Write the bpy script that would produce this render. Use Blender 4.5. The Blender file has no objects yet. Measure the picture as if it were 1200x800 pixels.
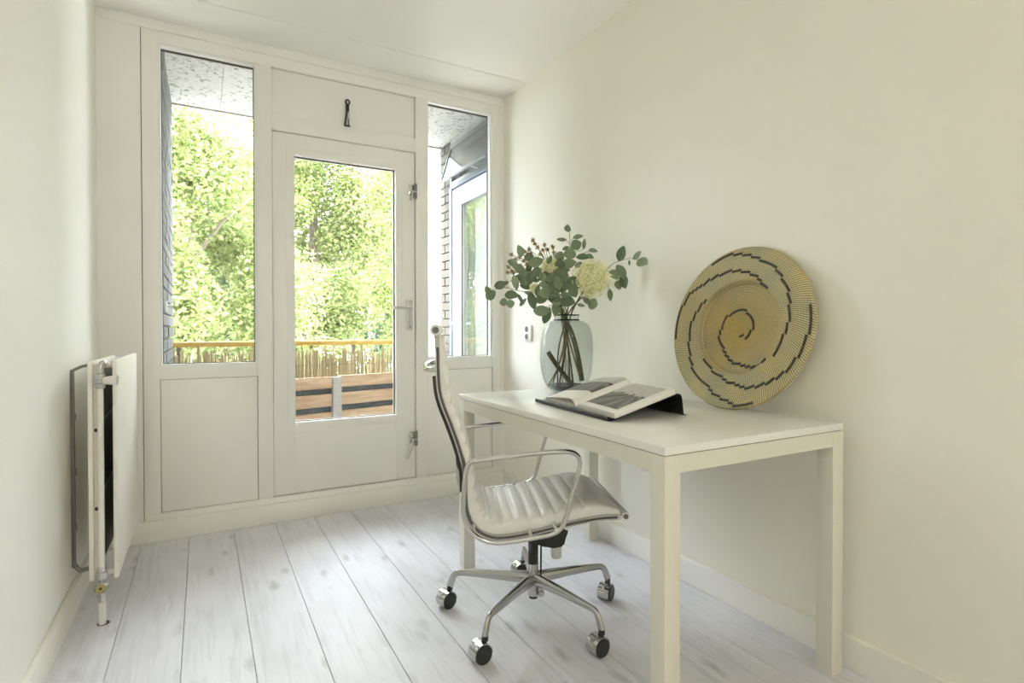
import bpy, bmesh, math, random, json
import numpy as np
from mathutils import Vector, Matrix

SC = bpy.context.scene
COL = SC.collection
PI = math.pi
random.seed(7)

# ---------------------------------------------------------------- camera, world, sun, exposure
cam_d = bpy.data.cameras.new('camera')
cam_d.sensor_width = 36.0
cam_d.lens = 651.42 * 36.0 / 1200.0
cam_d.shift_x = -0.0018
cam_d.shift_y = -0.0071
cam_d.clip_start = 0.02
cam_d.clip_end = 300
cam = bpy.data.objects.new('camera', cam_d)
COL.objects.link(cam)
yaw, pit, rol = 0.5103994, -0.0101639, -0.0013464
fw = Vector((math.sin(yaw)*math.cos(pit), math.cos(yaw)*math.cos(pit), math.sin(pit)))
rt0 = Vector((math.cos(yaw), -math.sin(yaw), 0))
up0 = rt0.cross(fw)
rt = rt0*math.cos(rol) + up0*math.sin(rol)
up = rt.cross(fw)
cam.matrix_world = Matrix(((rt.x, up.x, -fw.x, 0), (rt.y, up.y, -fw.y, 0), (rt.z, up.z, -fw.z, 1.02), (0, 0, 0, 1)))
SC.camera = cam

w = bpy.data.worlds.new('sky')
SC.world = w
w.use_nodes = True
bgn = w.node_tree.nodes['Background']
bgn.inputs['Color'].default_value = (0.86, 0.94, 1.04, 1)
bgn.inputs['Strength'].default_value = 10.0

sun_d = bpy.data.lights.new('sun', 'SUN')
sun_d.energy = 5.0
sun_d.angle = math.radians(1.5)
sun_d.color = (1.0, 0.96, 0.88)
sun = bpy.data.objects.new('sun', sun_d)
COL.objects.link(sun)
sun.rotation_euler = Vector((-0.72, 0.20, 0.80)).to_track_quat('Z', 'Y').to_euler()

SC.view_settings.view_transform = 'Standard'
SC.view_settings.look = 'None'
SC.view_settings.gamma = 1.0
SC.view_settings.use_curve_mapping = False
SC.view_settings.exposure = 1.31
SC.cycles.use_denoising = True
SC.cycles.max_bounces = 18
SC.cycles.diffuse_bounces = 14
SC.cycles.transparent_max_bounces = 24
SC.cycles.sample_clamp_indirect = 8.0


def portal(name, x0, x1, z0, z1, y, face):
    d = bpy.data.lights.new(name, 'AREA')
    d.shape = 'RECTANGLE'
    d.size = x1-x0
    d.size_y = z1-z0
    d.cycles.is_portal = True
    o = bpy.data.objects.new(name, d)
    COL.objects.link(o)
    o.location = ((x0+x1)/2, y, (z0+z1)/2)
    o.rotation_euler = (PI/2*face, 0, 0)
    return o


# daylight openings of the room, told to the sampler (a portal gives no light of its own)
portal('portal', -0.18, 0.25, 0.84, 2.39, 3.30, -1)
portal('portal', 0.43, 0.99, 0.51, 1.95, 3.30, -1)
portal('portal', 1.18, 1.615, 0.84, 2.39, 3.30, -1)

# ---------------------------------------------------------------- helpers


def prop(o, label=None, cat=None, group=None, kind=None):
    if label: o['label'] = label
    if cat: o['category'] = cat
    if group: o['group'] = group
    if kind: o['kind'] = kind
    return o


def empty(name, loc=(0, 0, 0), rz=0.0, rot=None):
    o = bpy.data.objects.new(name, None)
    o.empty_display_size = 0.05
    COL.objects.link(o)
    o.location = loc
    o.rotation_euler = rot if rot else (0, 0, rz)
    return o


def obj(name, bm, m, parent=None, smooth=38, loc=None, rot=None):
    me = bpy.data.meshes.new(name)
    bmesh.ops.recalc_face_normals(bm, faces=bm.faces[:])
    bm.to_mesh(me)
    bm.free()
    for mm in (m if isinstance(m, (list, tuple)) else [m]):
        me.materials.append(mm)
    if smooth:
        me.shade_smooth()
        me.set_sharp_from_angle(angle=math.radians(smooth))
    o = bpy.data.objects.new(name, me)
    COL.objects.link(o)
    if parent: o.parent = parent
    if loc is not None: o.location = loc
    if rot is not None: o.rotation_euler = rot
    return o


def inst(name, src, parent=None, loc=None, rot=None, scale=None):
    o = bpy.data.objects.new(name, src.data)
    COL.objects.link(o)
    if parent: o.parent = parent
    if loc is not None: o.location = loc
    if rot is not None: o.rotation_euler = rot
    if scale is not None: o.scale = scale
    return o


def BM(): return bmesh.new()


def box(bm, x0, x1, y0, y1, z0, z1, bev=0.0, seg=2, mat=None):
    if x0 > x1: x0, x1 = x1, x0
    if y0 > y1: y0, y1 = y1, y0
    if z0 > z1: z0, z1 = z1, z0
    vs = [bm.verts.new((x, y, z)) for x in (x0, x1) for y in (y0, y1) for z in (z0, z1)]
    fs = [bm.faces.new([vs[i] for i in f]) for f in ((0, 1, 3, 2), (4, 6, 7, 5), (0, 4, 5, 1), (2, 3, 7, 6), (0, 2, 6, 4), (1, 5, 7, 3))]
    if bev > 0:
        es = list({e for f in fs for e in f.edges})
        r = bmesh.ops.bevel(bm, geom=es, offset=bev, segments=seg, affect='EDGES', profile=0.5)
    return bm


def B(x0, x1, y0, y1, z0, z1, bev=0.0, seg=2): return box(BM(), x0, x1, y0, y1, z0, z1, bev, seg)


def cr(pts, sub=5, closed=False):
    P = [Vector(p) for p in pts]
    n = len(P)
    out = []
    rng = range(n) if closed else range(n-1)
    for i in rng:
        if closed:
            a, b, c, d = P[(i-1) % n], P[i], P[(i+1) % n], P[(i+2) % n]
        else:
            a, b, c, d = P[max(i-1, 0)], P[i], P[i+1], P[min(i+2, n-1)]
        for k in range(sub):
            t = k/sub
            out.append(0.5*((2*b)+(c-a)*t+(2*a-5*b+4*c-d)*t*t+(3*b-a-3*c+d)*t*t*t))
    if not closed: out.append(P[-1].copy())
    return out


def tube(bm, pts, r, n=10, closed=False, cap=True, sx=1.0):
    P = [Vector(p) for p in pts]
    N = len(P)
    R = r if isinstance(r, (list, tuple)) else [r]*N
    T = []
    for i in range(N):
        a = P[(i-1) % N] if closed or i > 0 else P[i]
        b = P[(i+1) % N] if closed or i < N-1 else P[i]
        T.append((b-a).normalized())
    ref = Vector((0, 0, 1)) if abs(T[0].z) < 0.9 else Vector((1, 0, 0))
    u = T[0].cross(ref).normalized()
    rings = []
    for i in range(N):
        u = (u - T[i]*u.dot(T[i]))
        u = u.normalized() if u.length > 1e-6 else T[i].orthogonal().normalized()
        v = T[i].cross(u)
        rings.append([bm.verts.new(P[i]+(u*math.cos(2*PI*k/n)*sx+v*math.sin(2*PI*k/n))*R[i]) for k in range(n)])
    for i in range(N if closed else N-1):
        a, b = rings[i], rings[(i+1) % N]
        for k in range(n):
            bm.faces.new((a[k], a[(k+1) % n], b[(k+1) % n], b[k]))
    if cap and not closed:
        bm.faces.new(rings[0][::-1])
        bm.faces.new(rings[-1])
    return bm


def lathe(bm, prof, n=32, axis='Z', c=(0, 0, 0), cap0=True, cap1=True):
    c = Vector(c)
    rings = []
    for (r, z) in prof:
        ring = []
        for k in range(n):
            a = 2*PI*k/n
            x, y = r*math.cos(a), r*math.sin(a)
            p = {'Z': (x, y, z), 'X': (z, x, y), 'Y': (y, z, x)}[axis]
            ring.append(bm.verts.new(c+Vector(p)))
        rings.append(ring)
    for i in range(len(rings)-1):
        a, b = rings[i], rings[i+1]
        for k in range(n):
            bm.faces.new((a[k], a[(k+1) % n], b[(k+1) % n], b[k]))
    if cap0: bm.faces.new(rings[0][::-1])
    if cap1: bm.faces.new(rings[-1])
    return bm


def strip(bm, prof, y0, y1, th0=0.0, th1=0.0):
    """sweep of a bar that is rectangular in section along an (x, z) path, between y0 and y1; th0, th1 = offsets along the normal"""
    P = [Vector((p[0], 0, p[1])) for p in prof]
    N = len(P)
    rings = []
    for i in range(N):
        t = (P[min(i+1, N-1)]-P[max(i-1, 0)]).normalized()
        nn = Vector((-t.z, 0, t.x))
        rings.append([bm.verts.new(P[i]+nn*a+Vector((0, b, 0))) for a, b in ((th0, y0), (th1, y0), (th1, y1), (th0, y1))])
    for i in range(N-1):
        a, b = rings[i], rings[i+1]
        for k in range(4):
            bm.faces.new((a[k], a[(k+1) % 4], b[(k+1) % 4], b[k]))
    bm.faces.new(rings[0][::-1])
    bm.faces.new(rings[-1])
    return bm


# ---------------------------------------------------------------- materials
def newmat(name):
    m = bpy.data.materials.new(name)
    m.use_nodes = True
    nt = m.node_tree
    return m, nt, nt.nodes['Principled BSDF']


def mat(name, c, rough=0.5, metal=0.0, spec=0.5, var=0.04, scale=6.0, bump=0.0, bscale=80.0, coat=0.0):
    m, nt, b = newmat(name)
    b.inputs['Roughness'].default_value = rough
    b.inputs['Metallic'].default_value = metal
    b.inputs['Specular IOR Level'].default_value = spec
    b.inputs['Coat Weight'].default_value = coat
    tc = nt.nodes.new('ShaderNodeTexCoord')
    n = nt.nodes.new('ShaderNodeTexNoise')
    n.inputs['Scale'].default_value = scale
    n.inputs['Detail'].default_value = 5
    nt.links.new(tc.outputs['Object'], n.inputs['Vector'])
    rp = nt.nodes.new('ShaderNodeValToRGB')
    rp.color_ramp.elements[0].position = 0.3
    rp.color_ramp.elements[1].position = 0.7
    rp.color_ramp.elements[0].color = tuple(max(0, x*(1-var)) for x in c)+(1,)
    rp.color_ramp.elements[1].color = tuple(min(1, x*(1+var)) for x in c)+(1,)
    nt.links.new(n.outputs['Fac'], rp.inputs['Fac'])
    nt.links.new(rp.outputs['Color'], b.inputs['Base Color'])
    if bump > 0:
        n2 = nt.nodes.new('ShaderNodeTexNoise')
        n2.inputs['Scale'].default_value = bscale
        n2.inputs['Detail'].default_value = 4
        nt.links.new(tc.outputs['Object'], n2.inputs['Vector'])
        bp = nt.nodes.new('ShaderNodeBump')
        bp.inputs['Strength'].default_value = bump
        bp.inputs['Distance'].default_value = 0.004
        nt.links.new(n2.outputs['Fac'], bp.inputs['Height'])
        nt.links.new(bp.outputs['Normal'], b.inputs['Normal'])
    return m


def glassmat(name, tint, refl=1.0, rough=0.0, edge=None):
    """thin clear sheet: light passes straight through, the surface mirrors by Fresnel"""
    m = bpy.data.materials.new(name)
    m.use_nodes = True
    nt = m.node_tree
    nt.nodes.clear()
    out = nt.nodes.new('ShaderNodeOutputMaterial')
    tr = nt.nodes.new('ShaderNodeBsdfTransparent')
    tr.inputs['Color'].default_value = tint+(1,)
    if edge:
        lw = nt.nodes.new('ShaderNodeLayerWeight')
        lw.inputs['Blend'].default_value = 0.2
        mc = nt.nodes.new('ShaderNodeMix')
        mc.data_type = 'RGBA'
        mc.inputs['A'].default_value = tint+(1,)
        mc.inputs['B'].default_value = edge+(1,)
        nt.links.new(lw.outputs['Facing'], mc.inputs['Factor'])
        nt.links.new(mc.outputs['Result'], tr.inputs['Color'])
    gl = nt.nodes.new('ShaderNodeBsdfGlossy')
    gl.inputs['Roughness'].default_value = rough
    fr = nt.nodes.new('ShaderNodeFresnel')
    ge = nt.nodes.new('ShaderNodeNewGeometry')
    io = nt.nodes.new('ShaderNodeMapRange')
    io.inputs['To Min'].default_value = 1.45
    io.inputs['To Max'].default_value = 1/1.45      # the same mirror on the inner face of the sheet
    nt.links.new(ge.outputs['Backfacing'], io.inputs['Value'])
    nt.links.new(io.outputs[0], fr.inputs['IOR'])
    mu = nt.nodes.new('ShaderNodeMath')
    mu.operation = 'MULTIPLY'
    mu.inputs[1].default_value = refl
    mx = nt.nodes.new('ShaderNodeMixShader')
    nt.links.new(fr.outputs['Fac'], mu.inputs[0])
    nt.links.new(mu.outputs[0], mx.inputs['Fac'])
    nt.links.new(tr.outputs[0], mx.inputs[1])
    nt.links.new(gl.outputs[0], mx.inputs[2])
    nt.links.new(mx.outputs[0], out.inputs['Surface'])
    return m


def leafmat(name, c1, c2, trans=0.35, rough=0.5):
    m = bpy.data.materials.new(name)
    m.use_nodes = True
    nt = m.node_tree
    b = nt.nodes['Principled BSDF']
    out = nt.nodes['Material Output']
    ge = nt.nodes.new('ShaderNodeNewGeometry')
    oi = nt.nodes.new('ShaderNodeObjectInfo')
    ad = nt.nodes.new('ShaderNodeMath')
    ad.operation = 'ADD'
    nt.links.new(ge.outputs['Random Per Island'], ad.inputs[0])
    nt.links.new(oi.outputs['Random'], ad.inputs[1])
    fr = nt.nodes.new('ShaderNodeMath')
    fr.operation = 'FRACT'
    nt.links.new(ad.outputs[0], fr.inputs[0])
    mc = nt.nodes.new('ShaderNodeMix')
    mc.data_type = 'RGBA'
    mc.inputs['A'].default_value = c1+(1,)
    mc.inputs['B'].default_value = c2+(1,)
    nt.links.new(fr.outputs[0], mc.inputs['Factor'])
    nt.links.new(mc.outputs['Result'], b.inputs['Base Color'])
    b.inputs['Roughness'].default_value = rough
    tl = nt.nodes.new('ShaderNodeBsdfTranslucent')
    nt.links.new(mc.outputs['Result'], tl.inputs['Color'])
    mx = nt.nodes.new('ShaderNodeMixShader')
    mx.inputs['Fac'].default_value = trans
    nt.links.new(b.outputs[0], mx.inputs[1])
    nt.links.new(tl.outputs[0], mx.inputs[2])
    nt.links.new(mx.outputs[0], out.inputs['Surface'])
    return m


def floormat():
    m, nt, b = newmat('whitewashed_planks')
    L = nt.links
    tc = nt.nodes.new('ShaderNodeTexCoord')
    oi = nt.nodes.new('ShaderNodeObjectInfo')
    mul = nt.nodes.new('ShaderNodeVectorMath')
    mul.operation = 'SCALE'
    cb = nt.nodes.new('ShaderNodeCombineXYZ')
    for i, k in enumerate((31.0, 17.0, 5.0)):
        mm = nt.nodes.new('ShaderNodeMath')
        mm.operation = 'MULTIPLY'
        mm.inputs[1].default_value = k
        L.new(oi.outputs['Random'], mm.inputs[0])
        L.new(mm.outputs[0], cb.inputs[i])
    add = nt.nodes.new('ShaderNodeVectorMath')
    add.operation = 'ADD'
    L.new(tc.outputs['Object'], add.inputs[0])
    L.new(cb.outputs[0], add.inputs[1])
    # knots: sparse voronoi cells, stretched along the board
    mp2 = nt.nodes.new('ShaderNodeMapping')
    mp2.inputs['Scale'].default_value = (9.0, 3.6, 1)
    L.new(add.outputs[0], mp2.inputs['Vector'])
    vo = nt.nodes.new('ShaderNodeTexVoronoi')
    vo.inputs['Scale'].default_value = 1.0
    nk = nt.nodes.new('ShaderNodeTexNoise')
    nk.inputs['Scale'].default_value = 1.6
    nk.inputs['Detail'].default_value = 4
    L.new(mp2.outputs[0], nk.inputs['Vector'])
    wk = nt.nodes.new('ShaderNodeVectorMath')
    wk.operation = 'MULTIPLY_ADD'
    wk.inputs[1].default_value = (0.55, 0.55, 0.0)
    L.new(nk.outputs['Color'], wk.inputs[0])
    L.new(mp2.outputs[0], wk.inputs[2])
    L.new(wk.outputs[0], vo.inputs['Vector'])
    kn = nt.nodes.new('ShaderNodeMapRange')
    kn.inputs['From Min'].default_value = 0.20
    kn.inputs['From Max'].default_value = 0.03
    L.new(vo.outputs['Distance'], kn.inputs['Value'])
    # grain lines warped round the knots
    mp = nt.nodes.new('ShaderNodeMapping')
    mp.inputs['Scale'].default_value = (22, 1.3, 1)
    L.new(add.outputs[0], mp.inputs['Vector'])
    n1 = nt.nodes.new('ShaderNodeTexNoise')
    n1.inputs['Scale'].default_value = 2.4
    n1.inputs['Detail'].default_value = 7
    n1.inputs['Roughness'].default_value = 0.62
    n1.inputs['Distortion'].default_value = 0.9
    L.new(mp.outputs[0], n1.inputs['Vector'])
    r1 = nt.nodes.new('ShaderNodeValToRGB')
    e = r1.color_ramp.elements
    e[0].position = 0.30; e[0].color = (0.62, 0.615, 0.645, 1)
    e[1].position = 0.50; e[1].color = (0.73, 0.725, 0.765, 1)
    L.new(n1.outputs['Fac'], r1.inputs['Fac'])
    # cloudy blotches
    mp3 = nt.nodes.new('ShaderNodeMapping')
    mp3.inputs['Scale'].default_value = (7, 2.6, 1)
    L.new(add.outputs[0], mp3.inputs['Vector'])
    n3 = nt.nodes.new('ShaderNodeTexNoise')
    n3.inputs['Scale'].default_value = 1.2
    n3.inputs['Detail'].default_value = 5
    L.new(mp3.outputs[0], n3.inputs['Vector'])
    r3 = nt.nodes.new('ShaderNodeValToRGB')
    e = r3.color_ramp.elements
    e[0].position = 0.30; e[0].color = (0.87, 0.87, 0.87, 1)
    e[1].position = 0.55; e[1].color = (1, 1, 1, 1)
    L.new(n3.outputs['Fac'], r3.inputs['Fac'])
    m1 = nt.nodes.new('ShaderNodeMix')
    m1.data_type = 'RGBA'; m1.blend_type = 'MULTIPLY'
    m1.inputs['Factor'].default_value = 0.8
    L.new(r1.outputs['Color'], m1.inputs['A'])
    L.new(r3.outputs['Color'], m1.inputs['B'])
    m2 = nt.nodes.new('ShaderNodeMix')
    m2.data_type = 'RGBA'
    m2.inputs['B'].default_value = (0.40, 0.40, 0.40, 1)
    kf = nt.nodes.new('ShaderNodeMath')
    kf.operation = 'MULTIPLY'
    kf.inputs[1].default_value = 0.75
    L.new(kn.outputs[0], kf.inputs[0])
    L.new(kf.outputs[0], m2.inputs['Factor'])
    L.new(m1.outputs['Result'], m2.inputs['A'])
    L.new(m2.outputs['Result'], b.inputs['Base Color'])
    b.inputs['Roughness'].default_value = 0.42
    b.inputs['Specular IOR Level'].default_value = 0.4
    bp = nt.nodes.new('ShaderNodeBump')
    bp.inputs['Strength'].default_value = 0.12
    bp.inputs['Distance'].default_value = 0.002
    L.new(n1.outputs['Fac'], bp.inputs['Height'])
    L.new(bp.outputs['Normal'], b.inputs['Normal'])
    return m


def plastermat(name, c, dark, amount, scale):
    """rough plaster with dark pits"""
    m, nt, b = newmat(name)
    L = nt.links
    tc = nt.nodes.new('ShaderNodeTexCoord')
    n = nt.nodes.new('ShaderNodeTexNoise')
    n.inputs['Scale'].default_value = scale
    n.inputs['Detail'].default_value = 8
    n.inputs['Roughness'].default_value = 0.72
    L.new(tc.outputs['Object'], n.inputs['Vector'])
    r = nt.nodes.new('ShaderNodeValToRGB')
    e = r.color_ramp.elements
    e[0].position = amount-0.03; e[0].color = dark+(1,)
    e[1].position = amount+0.04; e[1].color = c+(1,)
    L.new(n.outputs['Fac'], r.inputs['Fac'])
    L.new(r.outputs['Color'], b.inputs['Base Color'])
    b.inputs['Roughness'].default_value = 0.9
    bp = nt.nodes.new('ShaderNodeBump')
    bp.inputs['Strength'].default_value = 0.5
    bp.inputs['Distance'].default_value = 0.01
    L.new(n.outputs['Fac'], bp.inputs['Height'])
    L.new(bp.outputs['Normal'], b.inputs['Normal'])
    return m


def woodmat(name, c1, c2, sc=(2, 30, 30), rough=0.6):
    m, nt, b = newmat(name)
    L = nt.links
    tc = nt.nodes.new('ShaderNodeTexCoord')
    oi = nt.nodes.new('ShaderNodeObjectInfo')
    ad = nt.nodes.new('ShaderNodeVectorMath')
    ad.operation = 'ADD'
    L.new(tc.outputs['Object'], ad.inputs[0])
    ml = nt.nodes.new('ShaderNodeMath')
    ml.operation = 'MULTIPLY'
    ml.inputs[1].default_value = 23.0
    L.new(oi.outputs['Random'], ml.inputs[0])
    L.new(ml.outputs[0], ad.inputs[1])
    mp = nt.nodes.new('ShaderNodeMapping')
    mp.inputs['Scale'].default_value = sc
    L.new(ad.outputs[0], mp.inputs['Vector'])
    n = nt.nodes.new('ShaderNodeTexNoise')
    n.inputs['Scale'].default_value = 1.5
    n.inputs['Detail'].default_value = 6
    n.inputs['Distortion'].default_value = 0.6
    L.new(mp.outputs[0], n.inputs['Vector'])
    r = nt.nodes.new('ShaderNodeValToRGB')
    r.color_ramp.elements[0].position = 0.32
    r.color_ramp.elements[1].position = 0.66
    r.color_ramp.elements[0].color = c1+(1,)
    r.color_ramp.elements[1].color = c2+(1,)
    L.new(n.outputs['Fac'], r.inputs['Fac'])
    L.new(r.outputs['Color'], b.inputs['Base Color'])
    b.inputs['Roughness'].default_value = rough
    return m


def basketmat():
    """woven seagrass: fine slanting stitches running out from the middle, object-space polar"""
    m, nt, b = newmat('woven_seagrass')
    L = nt.links
    tc = nt.nodes.new('ShaderNodeTexCoord')
    sp = nt.nodes.new('ShaderNodeSeparateXYZ')
    L.new(tc.outputs['Object'], sp.inputs[0])

    def math_(op, a, bb=None, v=None):
        n = nt.nodes.new('ShaderNodeMath')
        n.operation = op
        if a is not None: L.new(a, n.inputs[0])
        if bb is not None: L.new(bb, n.inputs[1])
        if v is not None: n.inputs[1].default_value = v
        return n.outputs[0]
    x, y = sp.outputs['X'], sp.outputs['Y']
    r = math_('SQRT', math_('ADD', math_('MULTIPLY', x, x), math_('MULTIPLY', y, y)))
    th = math_('ARCTAN2', y, x)
    ph = math_('ADD', math_('MULTIPLY', th, v=210.0), math_('MULTIPLY', r, v=330.0))
    st = math_('MULTIPLY_ADD', math_('SINE', ph), v=0.5)
    st.node.inputs[2].default_value = 0.5
    ring = math_('MULTIPLY_ADD', math_('SINE', math_('MULTIPLY', r, v=2*PI/0.0088)), v=0.5)
    ring.node.inputs[2].default_value = 0.5
    rg2 = math_('MULTIPLY_ADD', ring, v=0.6)
    rg2.node.inputs[2].default_value = 0.4
    mixv = math_('MULTIPLY', st, rg2)
    n = nt.nodes.new('ShaderNodeTexNoise')
    n.inputs['Scale'].default_value = 9
    n.inputs['Detail'].default_value = 4
    L.new(tc.outputs['Object'], n.inputs['Vector'])
    rp = nt.nodes.new('ShaderNodeValToRGB')
    e = rp.color_ramp.elements
    e[0].position = 0.0; e[0].color = (0.25, 0.21, 0.11, 1)
    e[1].position = 0.48; e[1].color = (0.68, 0.62, 0.41, 1)
    L.new(mixv, rp.inputs['Fac'])
    r2 = nt.nodes.new('ShaderNodeValToRGB')
    e = r2.color_ramp.elements
    e[0].position = 0.35; e[0].color = (0.80, 0.82, 0.80, 1)
    e[1].position = 0.65; e[1].color = (1.0, 0.92, 0.70, 1)
    L.new(n.outputs['Fac'], r2.inputs['Fac'])
    mx = nt.nodes.new('ShaderNodeMix')
    mx.data_type = 'RGBA'; mx.blend_type = 'MULTIPLY'
    mx.inputs['Factor'].default_value = 1.0
    L.new(rp.outputs['Color'], mx.inputs['A'])
    L.new(r2.outputs['Color'], mx.inputs['B'])
    # the middle is a warmer straw colour
    mr = nt.nodes.new('ShaderNodeMapRange')
    mr.inputs['From Min'].default_value = 0.19
    mr.inputs['From Max'].default_value = 0.05
    L.new(r, mr.inputs['Value'])
    m3 = nt.nodes.new('ShaderNodeMix')
    m3.data_type = 'RGBA'; m3.blend_type = 'MULTIPLY'
    m3.inputs['B'].default_value = (1.05, 0.90, 0.56, 1)
    L.new(mr.outputs[0], m3.inputs['Factor'])
    L.new(mx.outputs['Result'], m3.inputs['A'])
    L.new(m3.outputs['Result'], b.inputs['Base Color'])
    b.inputs['Roughness'].default_value = 0.7
    bp = nt.nodes.new('ShaderNodeBump')
    bp.inputs['Strength'].default_value = 0.6
    bp.inputs['Distance'].default_value = 0.003
    L.new(mixv, bp.inputs['Height'])
    L.new(bp.outputs['Normal'], b.inputs['Normal'])
    return m


def photomat(name, seed, horizon):
    """black-and-white landscape print: pale sky, dark line of trees, ploughed field with converging tracks (UV space)"""
    m, nt, b = newmat(name)
    L = nt.links
    uv = nt.nodes.new('ShaderNodeTexCoord')
    sp = nt.nodes.new('ShaderNodeSeparateXYZ')
    L.new(uv.outputs['UV'], sp.inputs[0])

    def M(op, a, bb=None, v=None, v2=None):
        n = nt.nodes.new('ShaderNodeMath')
        n.operation = op
        if a is not None: L.new(a, n.inputs[0])
        if bb is not None: L.new(bb, n.inputs[1])
        if v is not None: n.inputs[1].default_value = v
        if v2 is not None: n.inputs[2].default_value = v2
        return n.outputs[0]
    u, v = sp.outputs['X'], sp.outputs['Y']
    nz = nt.nodes.new('ShaderNodeTexNoise')
    nz.inputs['Scale'].default_value = 7
    nz.inputs['Detail'].default_value = 6
    mp = nt.nodes.new('ShaderNodeMapping')
    mp.inputs['Location'].default_value = (seed, seed*0.7, 0)
    L.new(uv.outputs['UV'], mp.inputs['Vector'])
    L.new(mp.outputs[0], nz.inputs['Vector'])
    # height of the skyline
    hz = M('MULTIPLY_ADD', nz.outputs['Fac'], v=0.30, v2=horizon-0.15)
    sky = M('GREATER_THAN', v, hz)
    # tracks converge on a point on the skyline
    du = M('SUBTRACT', u, v=0.72)
    dv = M('SUBTRACT', v, v=horizon+0.08)
    an = M('ARCTAN2', dv, du)
    wv = M('SINE', M('MULTIPLY_ADD', an, v=11.0, v2=seed))
    wv2 = M('MULTIPLY_ADD', wv, v=0.5, v2=0.5)
    nf = nt.nodes.new('ShaderNodeTexNoise')
    nf.inputs['Scale'].default_value = 26
    nf.inputs['Detail'].default_value = 6
    L.new(mp.outputs[0], nf.inputs['Vector'])
    # a darker band of trees just under the skyline
    band = M('SMOOTH_MIN', M('MULTIPLY', M('ABSOLUTE', M('SUBTRACT', v, hz)), v=4.5), v=1.0, v2=0.2)
    f1 = M('MULTIPLY_ADD', M('MULTIPLY', wv2, nz.outputs['Fac']), v=0.55, v2=0.04)
    f2 = M('MULTIPLY_ADD', nf.outputs['Fac'], f1, v2=0.0)
    f2.node.inputs[2].default_value = 0.01
    fld = M('MULTIPLY_ADD', band, M('MULTIPLY_ADD', nf.outputs['Fac'], v=0.16, v2=-0.01), v2=0.0)
    L.new(f2, fld.node.inputs[2])
    sk = M('MULTIPLY_ADD', nz.outputs['Fac'], v=0.25, v2=0.40)
    mx = nt.nodes.new('ShaderNodeMix')
    mx.data_type = 'FLOAT'
    L.new(sky, mx.inputs['Factor'])
    L.new(fld, mx.inputs['A'])
    L.new(sk, mx.inputs['B'])
    cb = nt.nodes.new('ShaderNodeCombineColor')
    for i, k in enumerate((1.0, 0.97, 0.92)):
        L.new(M('MULTIPLY', mx.outputs['Result'], v=k), cb.inputs[i])
    L.new(cb.outputs[0], b.inputs['Base Color'])
    b.inputs['Roughness'].default_value = 0.35
    return m


PAINT_WALL = mat('wall_paint', (0.86, 0.852, 0.815), 0.75, var=0.012, scale=1.5, bump=0.05, bscale=160)
PAINT_RIGHT = mat('cream_wall_paint', (0.865, 0.85, 0.765), 0.75, var=0.012, scale=1.5, bump=0.05, bscale=160)
PAINT_CEIL = mat('ceiling_paint', (0.90, 0.895, 0.875), 0.8, var=0.012, scale=1.2)
PAINT_FRAME = mat('frame_paint', (0.875, 0.86, 0.82), 0.42, var=0.02, scale=2.5)
PAINT_BASE = mat('baseboard_paint', (0.86, 0.845, 0.79), 0.45, var=0.02, scale=3)
GROOVE = mat('groove_paint', (0.40, 0.385, 0.33), 0.6)
SEAM = mat('dark_seam', (0.10, 0.095, 0.08), 0.9)
GASKET = mat('gasket', (0.10, 0.10, 0.09), 0.7)
PANE = glassmat('window_glass', (0.985, 0.985, 0.985))
PLANK = floormat()
SUBFLOOR = mat('subfloor', (0.30, 0.29, 0.27), 0.9)
CHROME = mat('chrome', (0.60, 0.60, 0.59), 0.09, metal=1.0, var=0.01)
ALU = mat('polished_aluminium', (0.50, 0.50, 0.49), 0.16, metal=1.0, var=0.02)
STEEL = mat('satin_steel', (0.62, 0.62, 0.61), 0.32, metal=1.0, var=0.02)
BLACK = mat('black_plastic', (0.020, 0.022, 0.022), 0.38, var=0.1)
BLACKMETAL = mat('black_metal', (0.018, 0.019, 0.020), 0.40, var=0.1)
GREYSTEEL = mat('galvanised_steel', (0.24, 0.24, 0.22), 0.55, metal=0.5)
RADPAINT = mat('radiator_enamel', (0.83, 0.81, 0.75), 0.35, var=0.015)
RADDARK = mat('radiator_gap_shade', (0.16, 0.16, 0.13), 0.6)
BRASS = mat('brass', (0.44, 0.37, 0.15), 0.35, metal=1.0)
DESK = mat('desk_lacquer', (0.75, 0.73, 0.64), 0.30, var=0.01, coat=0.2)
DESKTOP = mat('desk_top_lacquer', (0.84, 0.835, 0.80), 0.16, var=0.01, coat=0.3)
LEATHER = mat('cream_leather', (0.91, 0.90, 0.885), 0.27, var=0.03, scale=14, bump=0.12, bscale=260)
LEATHER_EDGE = mat('cream_leather_edging', (0.74, 0.69, 0.52), 0.5, var=0.04, scale=14)
VASE = glassmat('smoked_glass', (0.80, 0.82, 0.81), 1.0, edge=(0.60, 0.65, 0.65))
VASE_BASE = glassmat('smoked_glass_base', (0.48, 0.51, 0.50), 1.0, edge=(0.25, 0.29, 0.29))
STEM = mat('stem_bark', (0.12, 0.12, 0.065), 0.7, var=0.2, scale=40)
TWIG = mat('twig', (0.20, 0.17, 0.09), 0.7, var=0.2, scale=40)
EUC = leafmat('eucalyptus_leaf', (0.115, 0.17, 0.09), (0.27, 0.335, 0.21), 0.15, 0.55)
PETAL = leafmat('hydrangea_petal', (0.86, 0.84, 0.50), (0.92, 0.90, 0.72), 0.25, 0.6)
SEEDM = leafmat('seed_head', (0.40, 0.34, 0.12), (0.33, 0.22, 0.11), 0.1, 0.8)
BASKET = basketmat()
DASH = mat('dark_strand', (0.05, 0.045, 0.032), 0.7, var=0.3, scale=60)
PAPER = mat('paper', (0.84, 0.83, 0.80), 0.6, var=0.01)
SOCKETW = mat('socket_plastic', (0.84, 0.83, 0.79), 0.35, var=0.01)
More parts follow.
